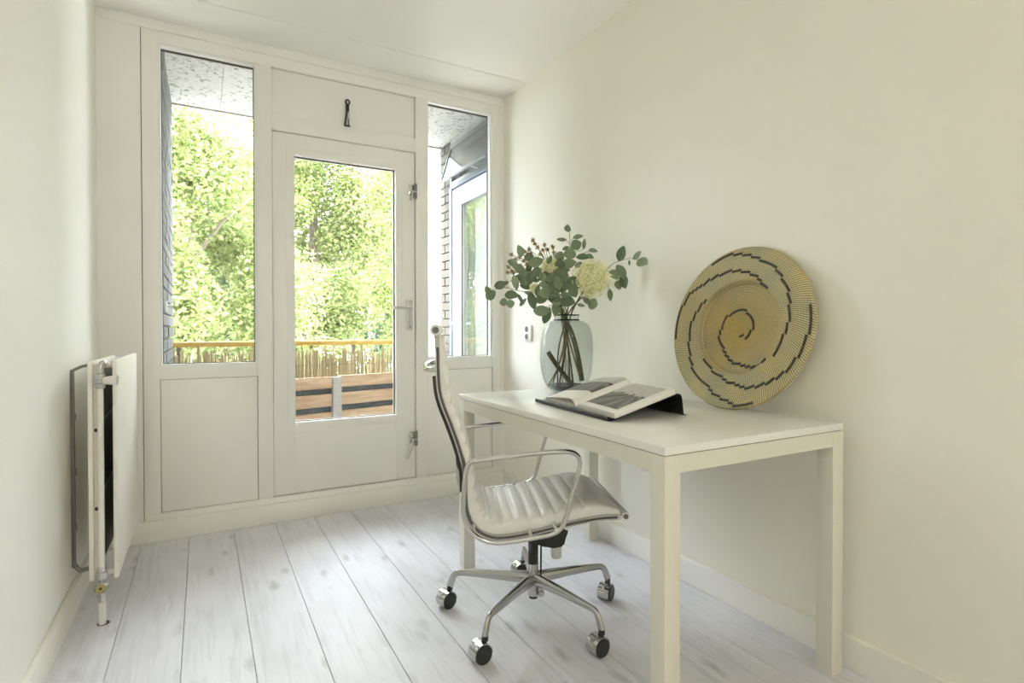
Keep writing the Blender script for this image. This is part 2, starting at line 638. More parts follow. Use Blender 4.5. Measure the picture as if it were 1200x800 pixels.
SOFFIT = plastermat('spotted_plaster', (0.56, 0.55, 0.52), (0.17, 0.165, 0.15), 0.425, 38)
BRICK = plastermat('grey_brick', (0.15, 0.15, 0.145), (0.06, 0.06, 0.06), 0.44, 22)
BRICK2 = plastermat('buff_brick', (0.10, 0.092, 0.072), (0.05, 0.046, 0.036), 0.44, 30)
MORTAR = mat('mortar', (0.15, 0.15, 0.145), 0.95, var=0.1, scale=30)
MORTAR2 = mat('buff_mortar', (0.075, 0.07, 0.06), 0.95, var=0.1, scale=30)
EDGE = mat('edge_strip_paint', (0.46, 0.43, 0.35), 0.8, var=0.05)
RENDER = mat('white_render', (0.82, 0.81, 0.78), 0.9, var=0.03, scale=12)
CONC = mat('balcony_concrete', (0.34, 0.335, 0.32), 0.85, var=0.12, scale=7)
FRAMEGREY = mat('grey_frame', (0.17, 0.18, 0.18), 0.45, var=0.05)
FRAMEBLUE = mat('blue_grey_frame', (0.13, 0.16, 0.24), 0.5, var=0.05)
WHITEFRAME = mat('white_frame', (0.84, 0.84, 0.82), 0.4, var=0.01)
CURTAIN = mat('net_curtain', (0.85, 0.86, 0.83), 0.9, var=0.05, scale=5)
RAIL = woodmat('yellow_timber', (0.66, 0.40, 0.07), (0.78, 0.52, 0.13), (1.5, 30, 30))
REED = leafmat('bamboo_reed', (0.50, 0.39, 0.22), (0.66, 0.54, 0.34), 0.1, 0.6)
PALLET = woodmat('pallet_timber', (0.42, 0.26, 0.15), (0.62, 0.44, 0.28), (2.0, 22, 22), 0.7)
POSTW = mat('weathered_white_post', (0.44, 0.41, 0.38), 0.7, var=0.06, scale=10)
LINER = mat('dark_liner', (0.055, 0.065, 0.065), 0.6, var=0.3, scale=8)
LEAF1 = leafmat('leaf_bright', (0.09, 0.13, 0.032), (0.36, 0.395, 0.135), 0.45, 0.5)
LEAF2 = leafmat('leaf_deep', (0.065, 0.11, 0.045), (0.20, 0.255, 0.115), 0.40, 0.5)
BARK = mat('bark', (0.16, 0.13, 0.09), 0.9, var=0.3, scale=12, bump=0.5, bscale=20)
GRASS = mat('street_paving', (0.20, 0.195, 0.18), 0.9, var=0.2, scale=3)

# ================================================================ SETTING: the room
XL, XR, YB, YF, ZC = -0.419, 1.703, 3.165, -2.90, 2.496
prop(obj('wall_left', B(XL-0.15, XL, YF-0.15, 3.25, -0.02, ZC+0.1), PAINT_WALL), kind='structure')
prop(obj('wall_right', B(XR, XR+0.15, YF-0.15, 3.25, -0.02, ZC+0.1), PAINT_RIGHT), kind='structure')
prop(obj('wall_front', B(XL-0.15, XR+0.15, YF-0.15, YF, -0.02, ZC+0.1), PAINT_WALL), kind='structure')

ceil = prop(obj('ceiling', B(XL-0.15, XR+0.15, YF-0.15, 3.25, ZC, ZC+0.2), PAINT_CEIL), kind='structure')
obj('ceiling_strip', B(XL, XR, 2.884, 3.16, ZC-0.004, ZC, 0.0015), PAINT_CEIL, ceil)

floor = prop(obj('floor', B(XL-0.1, XR+0.1, YF-0.1, 3.25, -0.06, -0.012), SUBFLOOR), kind='structure')
PW = 0.1945
for k in range(-1, 11):
    x0 = max(-0.257+PW*k, XL)
    x1 = min(-0.257+PW*(k+1), XR)
    if x1-x0 < 0.01: continue
    cut = -0.35-0.4*((k*7) % 3)
    for (a, b_) in ((YF, cut), (cut, 3.163)):
        me = B(x0+0.0007, x1-0.0007, a+0.0005, b_-0.0005, -0.012, 0.0, 0.0012, 1)
        obj('plank', me, PLANK, floor, smooth=0)

prop(obj('baseboard_left', B(XL, -0.401, YF, 3.153, 0, 0.10, 0.003), PAINT_BASE), kind='structure')
prop(obj('baseboard_right', B(1.684, XR, YF, 3.153, 0, 0.095, 0.003), PAINT_BASE), kind='structure')
prop(obj('baseboard_back', B(XL, XR, 3.151, 3.168, 0, 0.102, 0.003), PAINT_BASE), kind='structure')

# window wall: strips beside the frame
wb = prop(empty('wall_back', (0, 0, 0)), kind='structure')
obj('side_panel', B(XL, -0.2495, YB-0.006, 3.25, 0.0, ZC), PAINT_FRAME, wb)
obj('seam_backing', B(-0.2495, -0.2470, YB+0.012, 3.25, 0.0, ZC), SEAM, wb)
obj('frame_post', B(-0.2465, -0.180, YB, 3.25, 0.130, ZC, 0.0015), PAINT_FRAME, wb)
obj('frame_post', B(0.250, 0.322, YB, 3.25, 0.130, 2.392, 0.0015), PAINT_FRAME, wb)
obj('frame_post', B(1.108, 1.180, YB, 3.25, 0.130, 2.392, 0.0015), PAINT_FRAME, wb)
obj('frame_post', B(1.616, 1.668, YB, 3.25, 0.130, ZC, 0.0015), PAINT_FRAME, wb)
obj('side_panel', B(1.670, XR, YB+0.004, 3.25, 0.0, ZC), PAINT_FRAME, wb)
obj('frame_rail', B(-0.180, 1.616, YB, 3.25, 2.392, ZC, 0.0015), PAINT_FRAME, wb)
obj('frame_rail', B(0.322, 1.108, YB, 3.25, 2.064, 2.146, 0.0015), PAINT_FRAME, wb)
obj('frame_rail', B(-0.180, 0.250, YB, 3.25, 0.776, 0.838, 0.0015), PAINT_FRAME, wb)
obj('frame_rail', B(1.180, 1.616, YB, 3.25, 0.772, 0.838, 0.0015), PAINT_FRAME, wb)
obj('bottom_rail', B(-0.2465, 1.668, YB, 3.25, 0.0, 0.130, 0.0015), PAINT_FRAME, wb)
obj('panel', B(-0.177, 0.247, YB+0.006, 3.25, 0.133, 0.773, 0.002), PAINT_FRAME, wb)
obj('panel', B(1.183, 1.613, YB+0.006, 3.25, 0.133, 0.769, 0.002), PAINT_FRAME, wb)
obj('panel_backing', B(-0.180, 0.250, YB+0.014, 3.25, 0.130, 0.776), GROOVE, wb)
obj('panel_backing', B(1.180, 1.616, YB+0.014, 3.25, 0.130, 0.772), GROOVE, wb)
prop(obj('trim_1', B(XL, 1.690, YB-0.012, YB+0.01, 2.446, ZC, 0.002), PAINT_FRAME), kind='structure')


def fixed_window(name, x0, x1, z0, z1):
    wn = prop(empty(name, (0, 0, 0)), kind='structure')
    t = 0.010
    bm = BM()
    box(bm, x0, x0+t, YB+0.012, YB+0.055, z0, z1)
    box(bm, x1-t, x1, YB+0.012, YB+0.055, z0, z1)
    box(bm, x0+t, x1-t, YB+0.012, YB+0.055, z0, z0+t)
    box(bm, x0+t, x1-t, YB+0.012, YB+0.055, z1-t, z1)
    obj('window_frame', bm, WHITEFRAME, wn)
    bm = BM()
    g = 0.0035
    for a in ((x0+t, x0+t+g, z0+t, z1-t), (x1-t-g, x1-t, z0+t, z1-t), (x0+t, x1-t, z0+t, z0+t+g), (x0+t, x1-t, z1-t-0.007, z1-t)):
        box(bm, a[0], a[1], YB+0.046, YB+0.056, a[2], a[3])
    obj('gasket', bm, GASKET, wn)
    obj('pane', B(x0+t, x1-t, YB+0.049, YB+0.053, z0+t, z1-t), PANE, wn)
    return wn


fixed_window('window_1', -0.180, 0.250, 0.838, 2.392)
fixed_window('window_2', 1.180, 1.616, 0.838, 2.392)

# blind fanlight over the door with its black stay
w3 = prop(empty('window_3', (0, 0, 0)), kind='structure')
obj('panel', B(0.3235, 1.104, YB+0.016, 3.25, 2.148, 2.388, 0.001), PAINT_FRAME, w3)
obj('gap', B(0.322, 1.108, YB+0.022, 3.25, 2.146, 2.392), GROOVE, w3)
st = empty('stay', (0.713, YB-0.002, 2.146))
st.parent = w3
bm = BM()
tube(bm, cr([(0.011*math.cos(a), 0.004, 0.137+0.013*math.sin(a)) for a in [2*PI*k/14 for k in range(14)]], 1, True), 0.0042, 8, closed=True)
box(bm, -0.010, 0.008, 0.000, 0.009, 0.078, 0.128, 0.002)
tube(bm, [(-0.004, 0.004, 0.085), (-0.016, 0.002, 0.003)], 0.005, 8)
obj('stay_arm', bm, BLACKMETAL, st)
obj('stay_sleeve', lathe(BM(), [(0.0045, 0.044), (0.0055, 0.046), (0.0055, 0.078), (0.0045, 0.08)], 12, c=(0.003, -0.001, 0)), STEEL, st)
bm = BM()
tube(bm, [(0.003, -0.001, 0.046), (0.005, -0.001, 0.004)], 0.003, 8)
box(bm, -0.018, 0.012, -0.008, 0.010, 0.0, 0.006, 0.001)
obj('stay_foot', bm, BLACKMETAL, st)

# glazed balcony door
dr = prop(empty('door_1', (0, 0, 0)), kind='structure')
YD = YB+0.010
obj('stile', B(0.3245, 0.431, YD, 3.245, 0.136, 2.0595, 0.0015), PAINT_FRAME, dr)
obj('stile', B(0.989, 1.1025, YD, 3.245, 0.136, 2.0595, 0.0015), PAINT_FRAME, dr)
obj('rail', B(0.431, 0.989, YD, 3.245, 1.950, 2.0595), PAINT_FRAME, dr)
obj('rail', B(0.431, 0.989, YD, 3.245, 0.466, 0.516), PAINT_FRAME, dr)
obj('lower_panel', B(0.416, 1.018, YD+0.0015, 3.245, 0.136, 0.468, 0.001), PAINT_FRAME, dr)
obj('gap', B(0.3225, 1.1075, YD+0.016, 3.25, 0.131, 0.136), GROOVE, dr)
obj('gap', B(1.1025, 1.1075, YD+0.016, 3.25, 0.131, 2.064), GROOVE, dr)
obj('gap', B(0.3225, 1.1075, YD+0.016, 3.25, 2.0595, 2.064), GROOVE, dr)
bm = BM()
for a in ((0.394, 0.433, 0.474, 1.988), (0.987, 1.030, 0.474, 1.988), (0.433, 0.987, 1.948, 1.988), (0.433, 0.987, 0.474, 0.518)):
    box(bm, a[0], a[1], YD-0.005, YD+0.004, a[2], a[3], 0.0015)
obj('glazing_bead', bm, PAINT_FRAME, dr)
bm = BM()
for a in ((0.431, 0.4345, 0.516, 1.95), (0.9835, 0.989, 0.516, 1.95), (0.431, 0.989, 0.516, 0.520), (0.431, 0.989, 1.944, 1.95)):
    box(bm, a[0], a[1], YD+0.030, YD+0.040, a[2], a[3])
obj('gasket', bm, GASKET, dr)
obj('pane', B(0.431, 0.989, YD+0.033, YD+0.037, 0.516, 1.95), PANE, dr)
hd = obj('handle_plate', B(1.050, 1.088, YD-0.008, YD, 1.013, 1.190, 0.003), STEEL, dr)
bm = BM()
tube(bm, [(1.070, YD-0.006, 1.142), (1.070, YD-0.042, 1.142)], 0.009, 12)
tube(bm, cr([(1.070, YD-0.042, 1.142), (1.060, YD-0.050, 1.142), (1.030, YD-0.050, 1.142), (0.957, YD-0.048, 1.141)], 4), 0.0082, 12)
obj('handle', bm, STEEL, hd)
lathe_bm = lathe(BM(), [(0.004, 0), (0.004, -0.003)], 12, 'Y', (1.069, YD-0.008, 1.03))
obj('screw', lathe_bm, GREYSTEEL, hd)
for (zc, lx, lz) in ((1.835, -0.020, -0.050), (0.372, -0.042, -0.105)):
    ct = obj('window_catch', B(1.066, 1.101, YD-0.005, YD, zc-0.030, zc+0.036, 0.002), CHROME, dr)
    obj('catch_keep', B(1.094, 1.113, YD-0.018, YB-0.0005, zc-0.047, zc+0.042, 0.002), GREYSTEEL, ct)
    bm = BM()
    lathe(bm, [(0.009, 0.0), (0.009, -0.012), (0.006, -0.02)], 14, 'Y', (1.086, YD-0.005, zc-0.008))
    tube(bm, [(1.108, YD-0.020, zc-0.010), (1.086, YD-0.020, zc-0.006), (1.086+lx*0.4, YD-0.024, zc-0.012+lz*0.4), (1.086+lx, YD-0.028, zc-0.012+lz)], [0.006, 0.009, 0.008, 0.006], 10)
    obj('catch_lever', bm, CHROME, ct)

# socket
so = prop(empty('wall_socket', (XR, 2.858, 0.994)), 'white double wall socket beside the window corner', 'socket')
obj('socket_box', B(-0.013, 0, -0.042, 0.042, -0.047, 0.047, 0.004), SOCKETW, so)
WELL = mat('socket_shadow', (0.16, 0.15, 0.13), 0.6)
for zz in (0.0225, -0.0225):
    f = obj('socket_face', lathe(BM(), [(0.0210, -0.003), (0.0210, 0.0005), (0.018, 0.0005), (0.018, -0.001)], 22, 'X', (-0.0135, 0, zz)), SOCKETW, so)
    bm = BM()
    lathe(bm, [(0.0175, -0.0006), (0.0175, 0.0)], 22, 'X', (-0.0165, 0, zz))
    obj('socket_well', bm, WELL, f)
    bm = BM()
    for yy in (-0.0095, 0.0095):
        lathe(bm, [(0.003, -0.0008), (0.003, 0.0002)], 10, 'X', (-0.0172, yy, zz))
    obj('pin_hole', bm, BLACK, f)

# ================================================================ OUTSIDE: balcony
bf = prop(obj('floor_balcony', B(-0.6, 2.2, 3.25, 4.46, -0.25, -0.05), CONC), kind='structure')
cb = prop(obj('ceiling_balcony', B(-0.6, 0.1160, 3.25, 4.41, 2.54, 2.74), SOFFIT), kind='structure')
obj('slab', B(0.118, 2.4, 3.25, 4.41, 2.54, 2.74), SOFFIT, cb)
obj('edge_strip', B(-0.6, 2.4, 4.39, 4.412, 2.528, 2.74, 0.003), EDGE, cb)
obj('wall_above', B(-0.6, 2.4, 3.16, 3.25, 2.70, 5.0), RENDER, cb)
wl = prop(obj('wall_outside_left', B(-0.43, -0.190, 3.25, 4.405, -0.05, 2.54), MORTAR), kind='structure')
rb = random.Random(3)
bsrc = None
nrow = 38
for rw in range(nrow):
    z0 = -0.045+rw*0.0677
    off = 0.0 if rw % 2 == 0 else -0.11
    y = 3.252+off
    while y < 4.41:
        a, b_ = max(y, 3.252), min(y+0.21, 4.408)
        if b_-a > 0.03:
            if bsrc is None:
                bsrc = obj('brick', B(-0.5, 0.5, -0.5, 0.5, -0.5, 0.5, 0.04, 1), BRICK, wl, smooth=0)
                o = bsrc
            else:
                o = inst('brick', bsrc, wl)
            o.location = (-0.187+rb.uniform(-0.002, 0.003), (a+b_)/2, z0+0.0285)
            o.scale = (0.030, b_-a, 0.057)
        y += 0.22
# small white lamp bracket on the brick wall
lb = prop(empty('wall_lamp', (-0.172, 3.42, 1.14)), 'small white lamp fitting on the grey brick balcony wall', 'lamp')
obj('lamp_base', B(-0.004, 0.012, -0.02, 0.02, -0.03, 0.03, 0.003), WHITEFRAME, lb)
bm = BM()
tube(bm, [(0.010, 0, 0.0), (0.035, 0, 0.0)], 0.010, 10)
obj('lamp_arm', bm, WHITEFRAME, lb)

# facade of the next room, at right angles, with its window and door
XN = 1.75
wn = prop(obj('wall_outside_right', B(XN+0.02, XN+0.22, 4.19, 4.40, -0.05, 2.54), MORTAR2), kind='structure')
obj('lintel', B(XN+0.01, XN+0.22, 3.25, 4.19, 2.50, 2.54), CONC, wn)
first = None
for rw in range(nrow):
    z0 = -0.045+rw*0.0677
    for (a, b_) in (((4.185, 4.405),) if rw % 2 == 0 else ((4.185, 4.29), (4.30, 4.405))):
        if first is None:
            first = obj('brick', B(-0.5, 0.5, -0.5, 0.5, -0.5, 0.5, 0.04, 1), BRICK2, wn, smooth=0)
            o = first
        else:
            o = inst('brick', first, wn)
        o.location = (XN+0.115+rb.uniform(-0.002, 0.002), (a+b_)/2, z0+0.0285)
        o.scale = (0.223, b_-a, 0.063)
pier = prop(obj('wall_outside_pier', B(1.80, 2.0, 4.42, 5.40, -0.3, 2.80, 0.01), RENDER), kind='structure')
n5 = prop(empty('window_5', (0, 0, 0)), kind='structure')
bm = BM()
for a in ((3.25, 4.18, 2.455, 2.50), (3.25, 4.18, 2.15, 2.195), (4.145, 4.18, 2.195, 2.455), (3.25, 3.29, 2.195, 2.455)):
    box(bm, XN, XN+0.07, a[0], a[1], a[2], a[3], 0.003)
obj('window_frame', bm, FRAMEGREY, n5)
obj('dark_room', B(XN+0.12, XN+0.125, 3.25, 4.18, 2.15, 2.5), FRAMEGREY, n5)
sash = empty('sash', (XN-0.005, 0, 2.455), rot=(0, math.radians(17), 0))
sash.parent = n5
bm = BM()
for a in ((3.33, 4.13, -0.012, 0.0), (3.33, 4.13, -0.300, -0.280), (4.115, 4.13, -0.28, -0.012), (3.33, 3.345, -0.28, -0.012)):
    box(bm, -0.014, 0.004, a[0], a[1], a[2], a[3], 0.001)
obj('sash_frame', bm, FRAMEGREY, sash)
obj('pane', B(-0.007, -0.003, 3.345, 4.115, -0.28, -0.012), glassmat('obscured_glass', (0.55, 0.57, 0.57), 1.6, 0.12), sash)
bm = BM()
tube(bm, [(XN-0.01, 3.62, 2.175), (XN-0.085, 3.62, 2.178)], 0.006, 8)
obj('stay', bm, STEEL, n5)
d2 = prop(empty('door_2', (0, 0, 0)), kind='structure')
bm = BM()
for a in ((4.14, 4.185, -0.05, 2.15), (3.25, 4.14, 2.135, 2.15)):
    box(bm, XN-0.005, XN+0.07, a[0], a[1], a[2], a[3], 0.002)
obj('door_frame', bm, FRAMEBLUE, d2)
bm = BM()
for a in ((3.955, 4.135, 0.0, 2.125), (3.25, 3.30, 0.0, 2.125)):
    box(bm, XN+0.005, XN+0.05, a[0], a[1], a[2], a[3], 0.003)
obj('stile', bm, WHITEFRAME, d2)
obj('rail', B(XN+0.005, XN+0.05, 3.30, 3.955, 1.985, 2.125, 0.002), WHITEFRAME, d2)
obj('rail', B(XN+0.005, XN+0.05, 3.30, 3.955, 0.0, 0.22, 0.002), WHITEFRAME, d2)
bm = BM()
for a in ((3.955, 3.962, 0.22, 1.985), (3.30, 3.307, 0.22, 1.985), (3.30, 3.96, 1.978, 1.985)):
    box(bm, XN, XN+0.012, a[0], a[1], a[2], a[3])
obj('gasket', bm, FRAMEGREY, d2)
obj('pane', B(XN+0.018, XN+0.022, 3.30, 3.955, 0.22, 1.985), glassmat('door_glass', (0.92, 0.94, 0.93), 2.6), d2)
bm = BM()
box(bm, XN-0.002, XN+0.006, 4.06, 4.085, 0.98, 1.11, 0.002)
tube(bm, [(XN, 4.072, 1.06), (XN-0.045, 4.072, 1.06), (XN-0.047, 3.97, 1.06)], 0.009, 8)
obj('handle', bm, WHITEFRAME, d2)
cu = empty('net_curtain', (XN+0.09, 0, 0))
prop(cu, 'pale net curtain hanging behind the glass of the neighbouring balcony door', 'curtain')
bm = BM()
N = 40
va = [[bm.verts.new((0.012*math.sin(i*0.9), 3.27+i*(0.88/N), z)) for i in range(N+1)] for z in (0.02, 2.12)]
for i in range(N):
    bm.faces.new((va[0][i], va[0][i+1], va[1][i+1], va[1][i]))
obj('curtain_cloth', bm, CURTAIN, cu)

# railing with bamboo screen
rl = prop(empty('balcony_railing', (0.79, 4.37, -0.05)), 'balcony railing with yellow wooden handrail and bamboo screen', 'railing')
obj('handrail', B(-0.965, 0.81, -0.03, 0.03, 0.945, 0.982, 0.006), RAIL, rl)
src = obj('baluster', B(-0.945, -0.915, 0.0, 0.03, 0.0, 0.945), GREYSTEEL, rl)
for x in (0.58, 1.16, 1.72):
    inst('baluster', src, rl, loc=(x, 0, 0))
obj('bottom_bar', B(-0.96, 0.80, 0.0, 0.03, 0.07, 0.10), GREYSTEEL, rl)
rr = random.Random(11)
reeds = []
for k in range(5):
    bm = BM()
    h = 0.86+0.02*k
    rad = 0.0052+0.0005*k
    prof = [(rad, 0.02), (rad*0.96, 0.25), (rad*1.12, 0.27), (rad*0.95, 0.29), (rad*0.92, 0.56), (rad*1.08, 0.575), (rad*0.9, 0.59), (rad*0.8, h)]
    lathe(bm, prof, 7)
    reeds.append(obj('reed', bm, REED, rl, smooth=60))
used = set()
x = -0.955
i = 0
while x < 0.80:
    s = rr.randrange(5)
    if s not in used:
        o = reeds[s]; used.add(s)
    else:
        o = inst('reed', reeds[s], rl)
    o.location = (x, -0.022+rr.uniform(-0.006, 0.006), 0)
    o.scale = (1, 1, rr.uniform(0.96, 1.025))
    o.rotation_euler = (0, rr.uniform(-0.006, 0.006), rr.uniform(0, 6))
    x += rr.uniform(0.0084, 0.0108)
bm = BM()
for z in (0.25, 0.55, 0.80):
    tube(bm, [(-0.96, -0.030, z), (0.80, -0.030, z)], 0.0015, 5)
obj('binding_wire', bm, GREYSTEEL, rl)

# pallet planter
pp = prop(empty('pallet_planter', (0.559, 4.03, -0.05), math.radians(13)), 'planter box of reddish pallet boards with a pale post, in front of the bamboo', 'planter')
for (z0, z1) in ((0.648, 0.730), (0.520, 0.608), (0.390, 0.478), (0.262, 0.350), (0.13, 0.22)):
    obj('board', B(-0.18, 0.258, -0.011, 0.011, z0, z1, 0.003), PALLET, pp)
    obj('board', B(0.300, 0.95, -0.011, 0.011, z0+0.004, z1+0.004, 0.003), PALLET, pp)
obj('post', B(0.245, 0.312, -0.026, 0.012, 0.0, 0.727, 0.004), POSTW, pp)
obj('post', B(-0.19, -0.13, 0.012, 0.07, 0.0, 0.70, 0.004), PALLET, pp)
obj('post', B(0.89, 0.95, 0.012, 0.07, 0.0, 0.70, 0.004), PALLET, pp)
obj('liner', B(-0.17, 0.94, 0.014, 0.05, 0.05, 0.70, 0.004), LINER, pp)

# ground and trees far below
prop(obj('ground', B(-40, 40, 5.5, 60, -6.2, -6.0), GRASS), kind='structure')
prop(obj('wall_building', B(-8, -0.62, 3.25, 3.4, -6.0, 6.0), RENDER), kind='structure')


def tree(label, x, y, zc, rx, rz, n, m, seed, ls=1.0):
    rg = random.Random(seed)
    t = prop(empty('leafy_tree', (x, y, -6.0)), label, 'tree', 'trees beyond the balcony')
    bm = BM()
    tube(bm, cr([(0, 0, 0), (0.05, 0, 2.0), (-0.08, 0.05, 4.0), (0.05, 0, 6.0+zc*0.3), (0, 0, 6.0+zc+rz*0.6)], 3), [0.24, 0.23, 0.22, 0.21, 0.2, 0.19, 0.18, 0.16, 0.14, 0.12, 0.1, 0.08, 0.04], 10)
    obj('trunk', bm, BARK, t)
    bm = BM()
    for k in range(14):
        a = rg.uniform(0, 2*PI)
        z0 = 6.0+zc-rz*0.6+rg.uniform(0, rz)
        L = rx*rg.uniform(0.6, 0.95)
        tube(bm, [(0, 0, z0), (L*0.5*math.cos(a), L*0.5*math.sin(a), z0+0.35*L), (L*math.cos(a), L*math.sin(a), z0+0.55*L)], [0.035, 0.02, 0.006], 6)
    obj('branches', bm, BARK, t)
    ng = np.random.default_rng(seed)
    nb = 60
    bc = ng.normal(size=(nb, 3))
    bc /= np.linalg.norm(bc, axis=1)[:, None]
    bc *= (ng.uniform(0.2, 1.0, nb)**0.5)[:, None]
    bc *= np.array([rx-0.55, rx-0.55, rz-0.55])
    br = ng.uniform(0.35, 0.75, nb)
    ix = ng.integers(0, nb, n)
    d = ng.normal(size=(n, 3))
    d /= np.linalg.norm(d, axis=1)[:, None]
    p = bc[ix]+d*(br[ix]*ng.uniform(0.45, 1.0, n))[:, None]+np.array([0, 0, 6.0+zc])
    u = ng.normal(size=(n, 3))*np.array([1, 1, 0.7])
    u /= np.linalg.norm(u, axis=1)[:, None]
    v = np.cross(u, ng.normal(size=(n, 3)))
    v /= np.linalg.norm(v, axis=1)[:, None]
    s = ng.uniform(0.021, 0.042, n)[:, None]*ls
    lift = np.array([0, 0, 0.15])*s
    q = np.stack([p-u*s, p+v*s*0.55+lift, p+u*s, p-v*s*0.55+lift], axis=1).reshape(-1, 3)
    me = bpy.data.meshes.new('foliage')
    me.from_pydata(q.tolist(), [], np.arange(4*n).reshape(-1, 4).tolist())
    me.materials.append(m)
    o = bpy.data.objects.new('foliage', me)
    COL.objects.link(o)
    o.parent = t
    o['kind'] = 'stuff'
    return t


tree('broad bright green tree seen through the tall left window', -0.2, 8.3, 1.9, 1.95, 3.2, 95000, LEAF1, 1)
tree('bright yellow-green tree seen through the right edge of the balcony door', 3.85, 8.6, 2.2, 1.95, 3.4, 80000, LEAF1, 2, 1.1)
tree('pale green tree standing further back, in the gap between the two nearest trees', 2.1, 12.8, 3.2, 2.1, 4.6, 110000, LEAF1, 3, 1.35)
tree('deep green tree off to the left, mirrored in the far door glass', -4.6, 8.8, 1.6, 2.2, 2.8, 24000, LEAF2, 5, 1.4)
tree('deep green tree further back behind the broad bright green tree', -2.3, 13.0, 2.4, 2.1, 4.2, 45000, LEAF2, 6, 1.4)
tree('deep green tree furthest away, behind the pale green tree in the gap', 5.9, 17.5, 2.4, 2.6, 4.4, 40000, LEAF2, 7, 1.7)
tree('deep green tree furthest away, behind the two nearer deep green trees', 0.4, 18.0, 2.4, 2.6, 4.4, 50000, LEAF2, 8, 1.7)

# ================================================================ RADIATOR on the left wall
RP = Vector((-0.309, 2.366, 0.0))
RN = -RP
ra = prop(empty('radiator', RP), 'white double panel radiator on the left wall with exposed valve pipes', 'radiator')
obj('front_panel', B(-0.2755, -0.2615, 2.368, 3.03, 0.150, 0.913, 0.004), RADPAINT, ra, loc=RN)
obj('rear_panel', B(-0.346, -0.331, 2.372, 2.95, 0.150, 0.908, 0.004), RADPAINT, ra, loc=RN)
ch_ = obj('end_channel', B(-0.331, -0.3185, 2.385, 2.95, 0.170, 0.900, 0.002), RADPAINT, ra, loc=RN)
for z in (0.67, 0.397):
    obj('fixing_hole', lathe(BM(), [(0.006, -0.003), (0.006, 0.0)], 12, 'Y', (-0.324, 2.385, z)), BLACK, ch_, loc=(0, 0, 0))
tube_bm = tube(BM(), [(-0.322, 2.395, 0.895), (-0.272, 2.395, 0.895)], 0.010, 12)
obj('cross_pipe', tube_bm, RADPAINT, ra, loc=RN)
obj('cross_pipe', tube(BM(), [(-0.322, 2.395, 0.168), (-0.272, 2.395, 0.168)], 0.009, 12), RADPAINT, ra, loc=RN)
for z in (0.705, 0.460):
    obj('spacer_rail', tube(BM(), [(-0.306, 2.40, z), (-0.306, 3.00, z)], 0.007, 8), BLACK, ra, loc=RN)
obj('gap_shade_sheet', B(-0.3185, -0.3165, 2.40, 2.95, 0.19, 0.88), RADDARK, ra, loc=RN)  # dark sheet: the shade between the panels put into its colour
obj('riser_pipe', lathe(BM(), [(0.0092, 0.19), (0.0092, 0.825)], 16, c=(-0.309, 2.366, 0)), RADPAINT, ra, loc=RN)
bm = BM()
lathe(bm, [(0.011, 0.815), (0.0145, 0.818), (0.0145, 0.832), (0.011, 0.834), (0.0115, 0.846), (0.0155, 0.848), (0.0155, 0.866), (0.012, 0.868), (0.0115, 0.880)], 8, c=(-0.309, 2.366, 0))
tube(bm, cr([(-0.309, 2.366, 0.876), (-0.308, 2.367, 0.892), (-0.303, 2.374, 0.901), (-0.300, 2.390, 0.901)], 4), 0.0115, 12)
obj('top_valve', bm, CHROME, ra, loc=RN)
cn = obj('connector', lathe(BM(), [(0.0105, -0.300), (0.0125, -0.296), (0.0175, -0.266), (0.0165, -0.2615)], 20, 'X', (0, 2.360, 0.843)), RADPAINT, ra, loc=RN)
obj('connector_nut', lathe(BM(), [(0.0165, -0.262), (0.0165, -0.258), (0.010, -0.256)], 8, 'X', (0, 2.360, 0.843)), CHROME, cn)
bm = BM()
lathe(bm, [(0.0115, 0.078), (0.0115, 0.098), (0.0145, 0.100), (0.0145, 0.112), (0.0125, 0.114), (0.0125, 0.158), (0.0165, 0.160), (0.0165, 0.182), (0.0115, 0.186), (0.0105, 0.200)], 12, c=(-0.309, 2.366, 0))
lathe(bm, [(0.0195, 0.012), (0.0215, 0.000), (0.0215, -0.012), (0.018, -0.022), (0.0165, -0.022), (0.0155, -0.016)], 22, 'Y', (-0.309, 2.356, 0.135))
bv = obj('bottom_valve', bm, CHROME, ra, loc=RN)
bm = BM()
lathe(bm, [(0.0152, -0.012), (0.0152, -0.019), (0.006, -0.020)], 20, 'Y', (-0.309, 2.356, 0.135))
obj('valve_face', bm, BRASS, bv)
bm = BM()
lathe(bm, [(0.005, -0.019), (0.005, -0.0225)], 6, 'Y', (-0.309, 2.356, 0.135))
obj('valve_screw', bm, BLACK, bv)
obj('floor_pipe', lathe(BM(), [(0.0115, 0.0), (0.0115, 0.075), (0.0098, 0.082)], 16, c=(-0.309, 2.366, 0)), RADPAINT, ra, loc=RN)
obj('floor_ring', lathe(BM(), [(0.0185, 0.0), (0.0185, 0.0012), (0.0112, 0.0012)], 20, c=(-0.306, 2.370, 0)), BLACK, ra, loc=RN)
bm = BM()
box(bm, -0.4188, -0.408, 2.53, 2.548, 0.155, 0.873, 0.001)
tube(bm, [(-0.412, 2.539, 0.870), (-0.385, 2.539, 0.884), (-0.345, 2.539, 0.892)], 0.006, 6)
tube(bm, [(-0.412, 2.539, 0.160), (-0.395, 2.539, 0.138), (-0.342, 2.539, 0.148)], 0.008, 6)
for z in (0.3, 0.5, 0.7):
    box(bm, -0.408, -0.404, 2.534, 2.544, z-0.012, z+0.012)
obj('wall_bracket', bm, GREYSTEEL, ra, loc=RN)

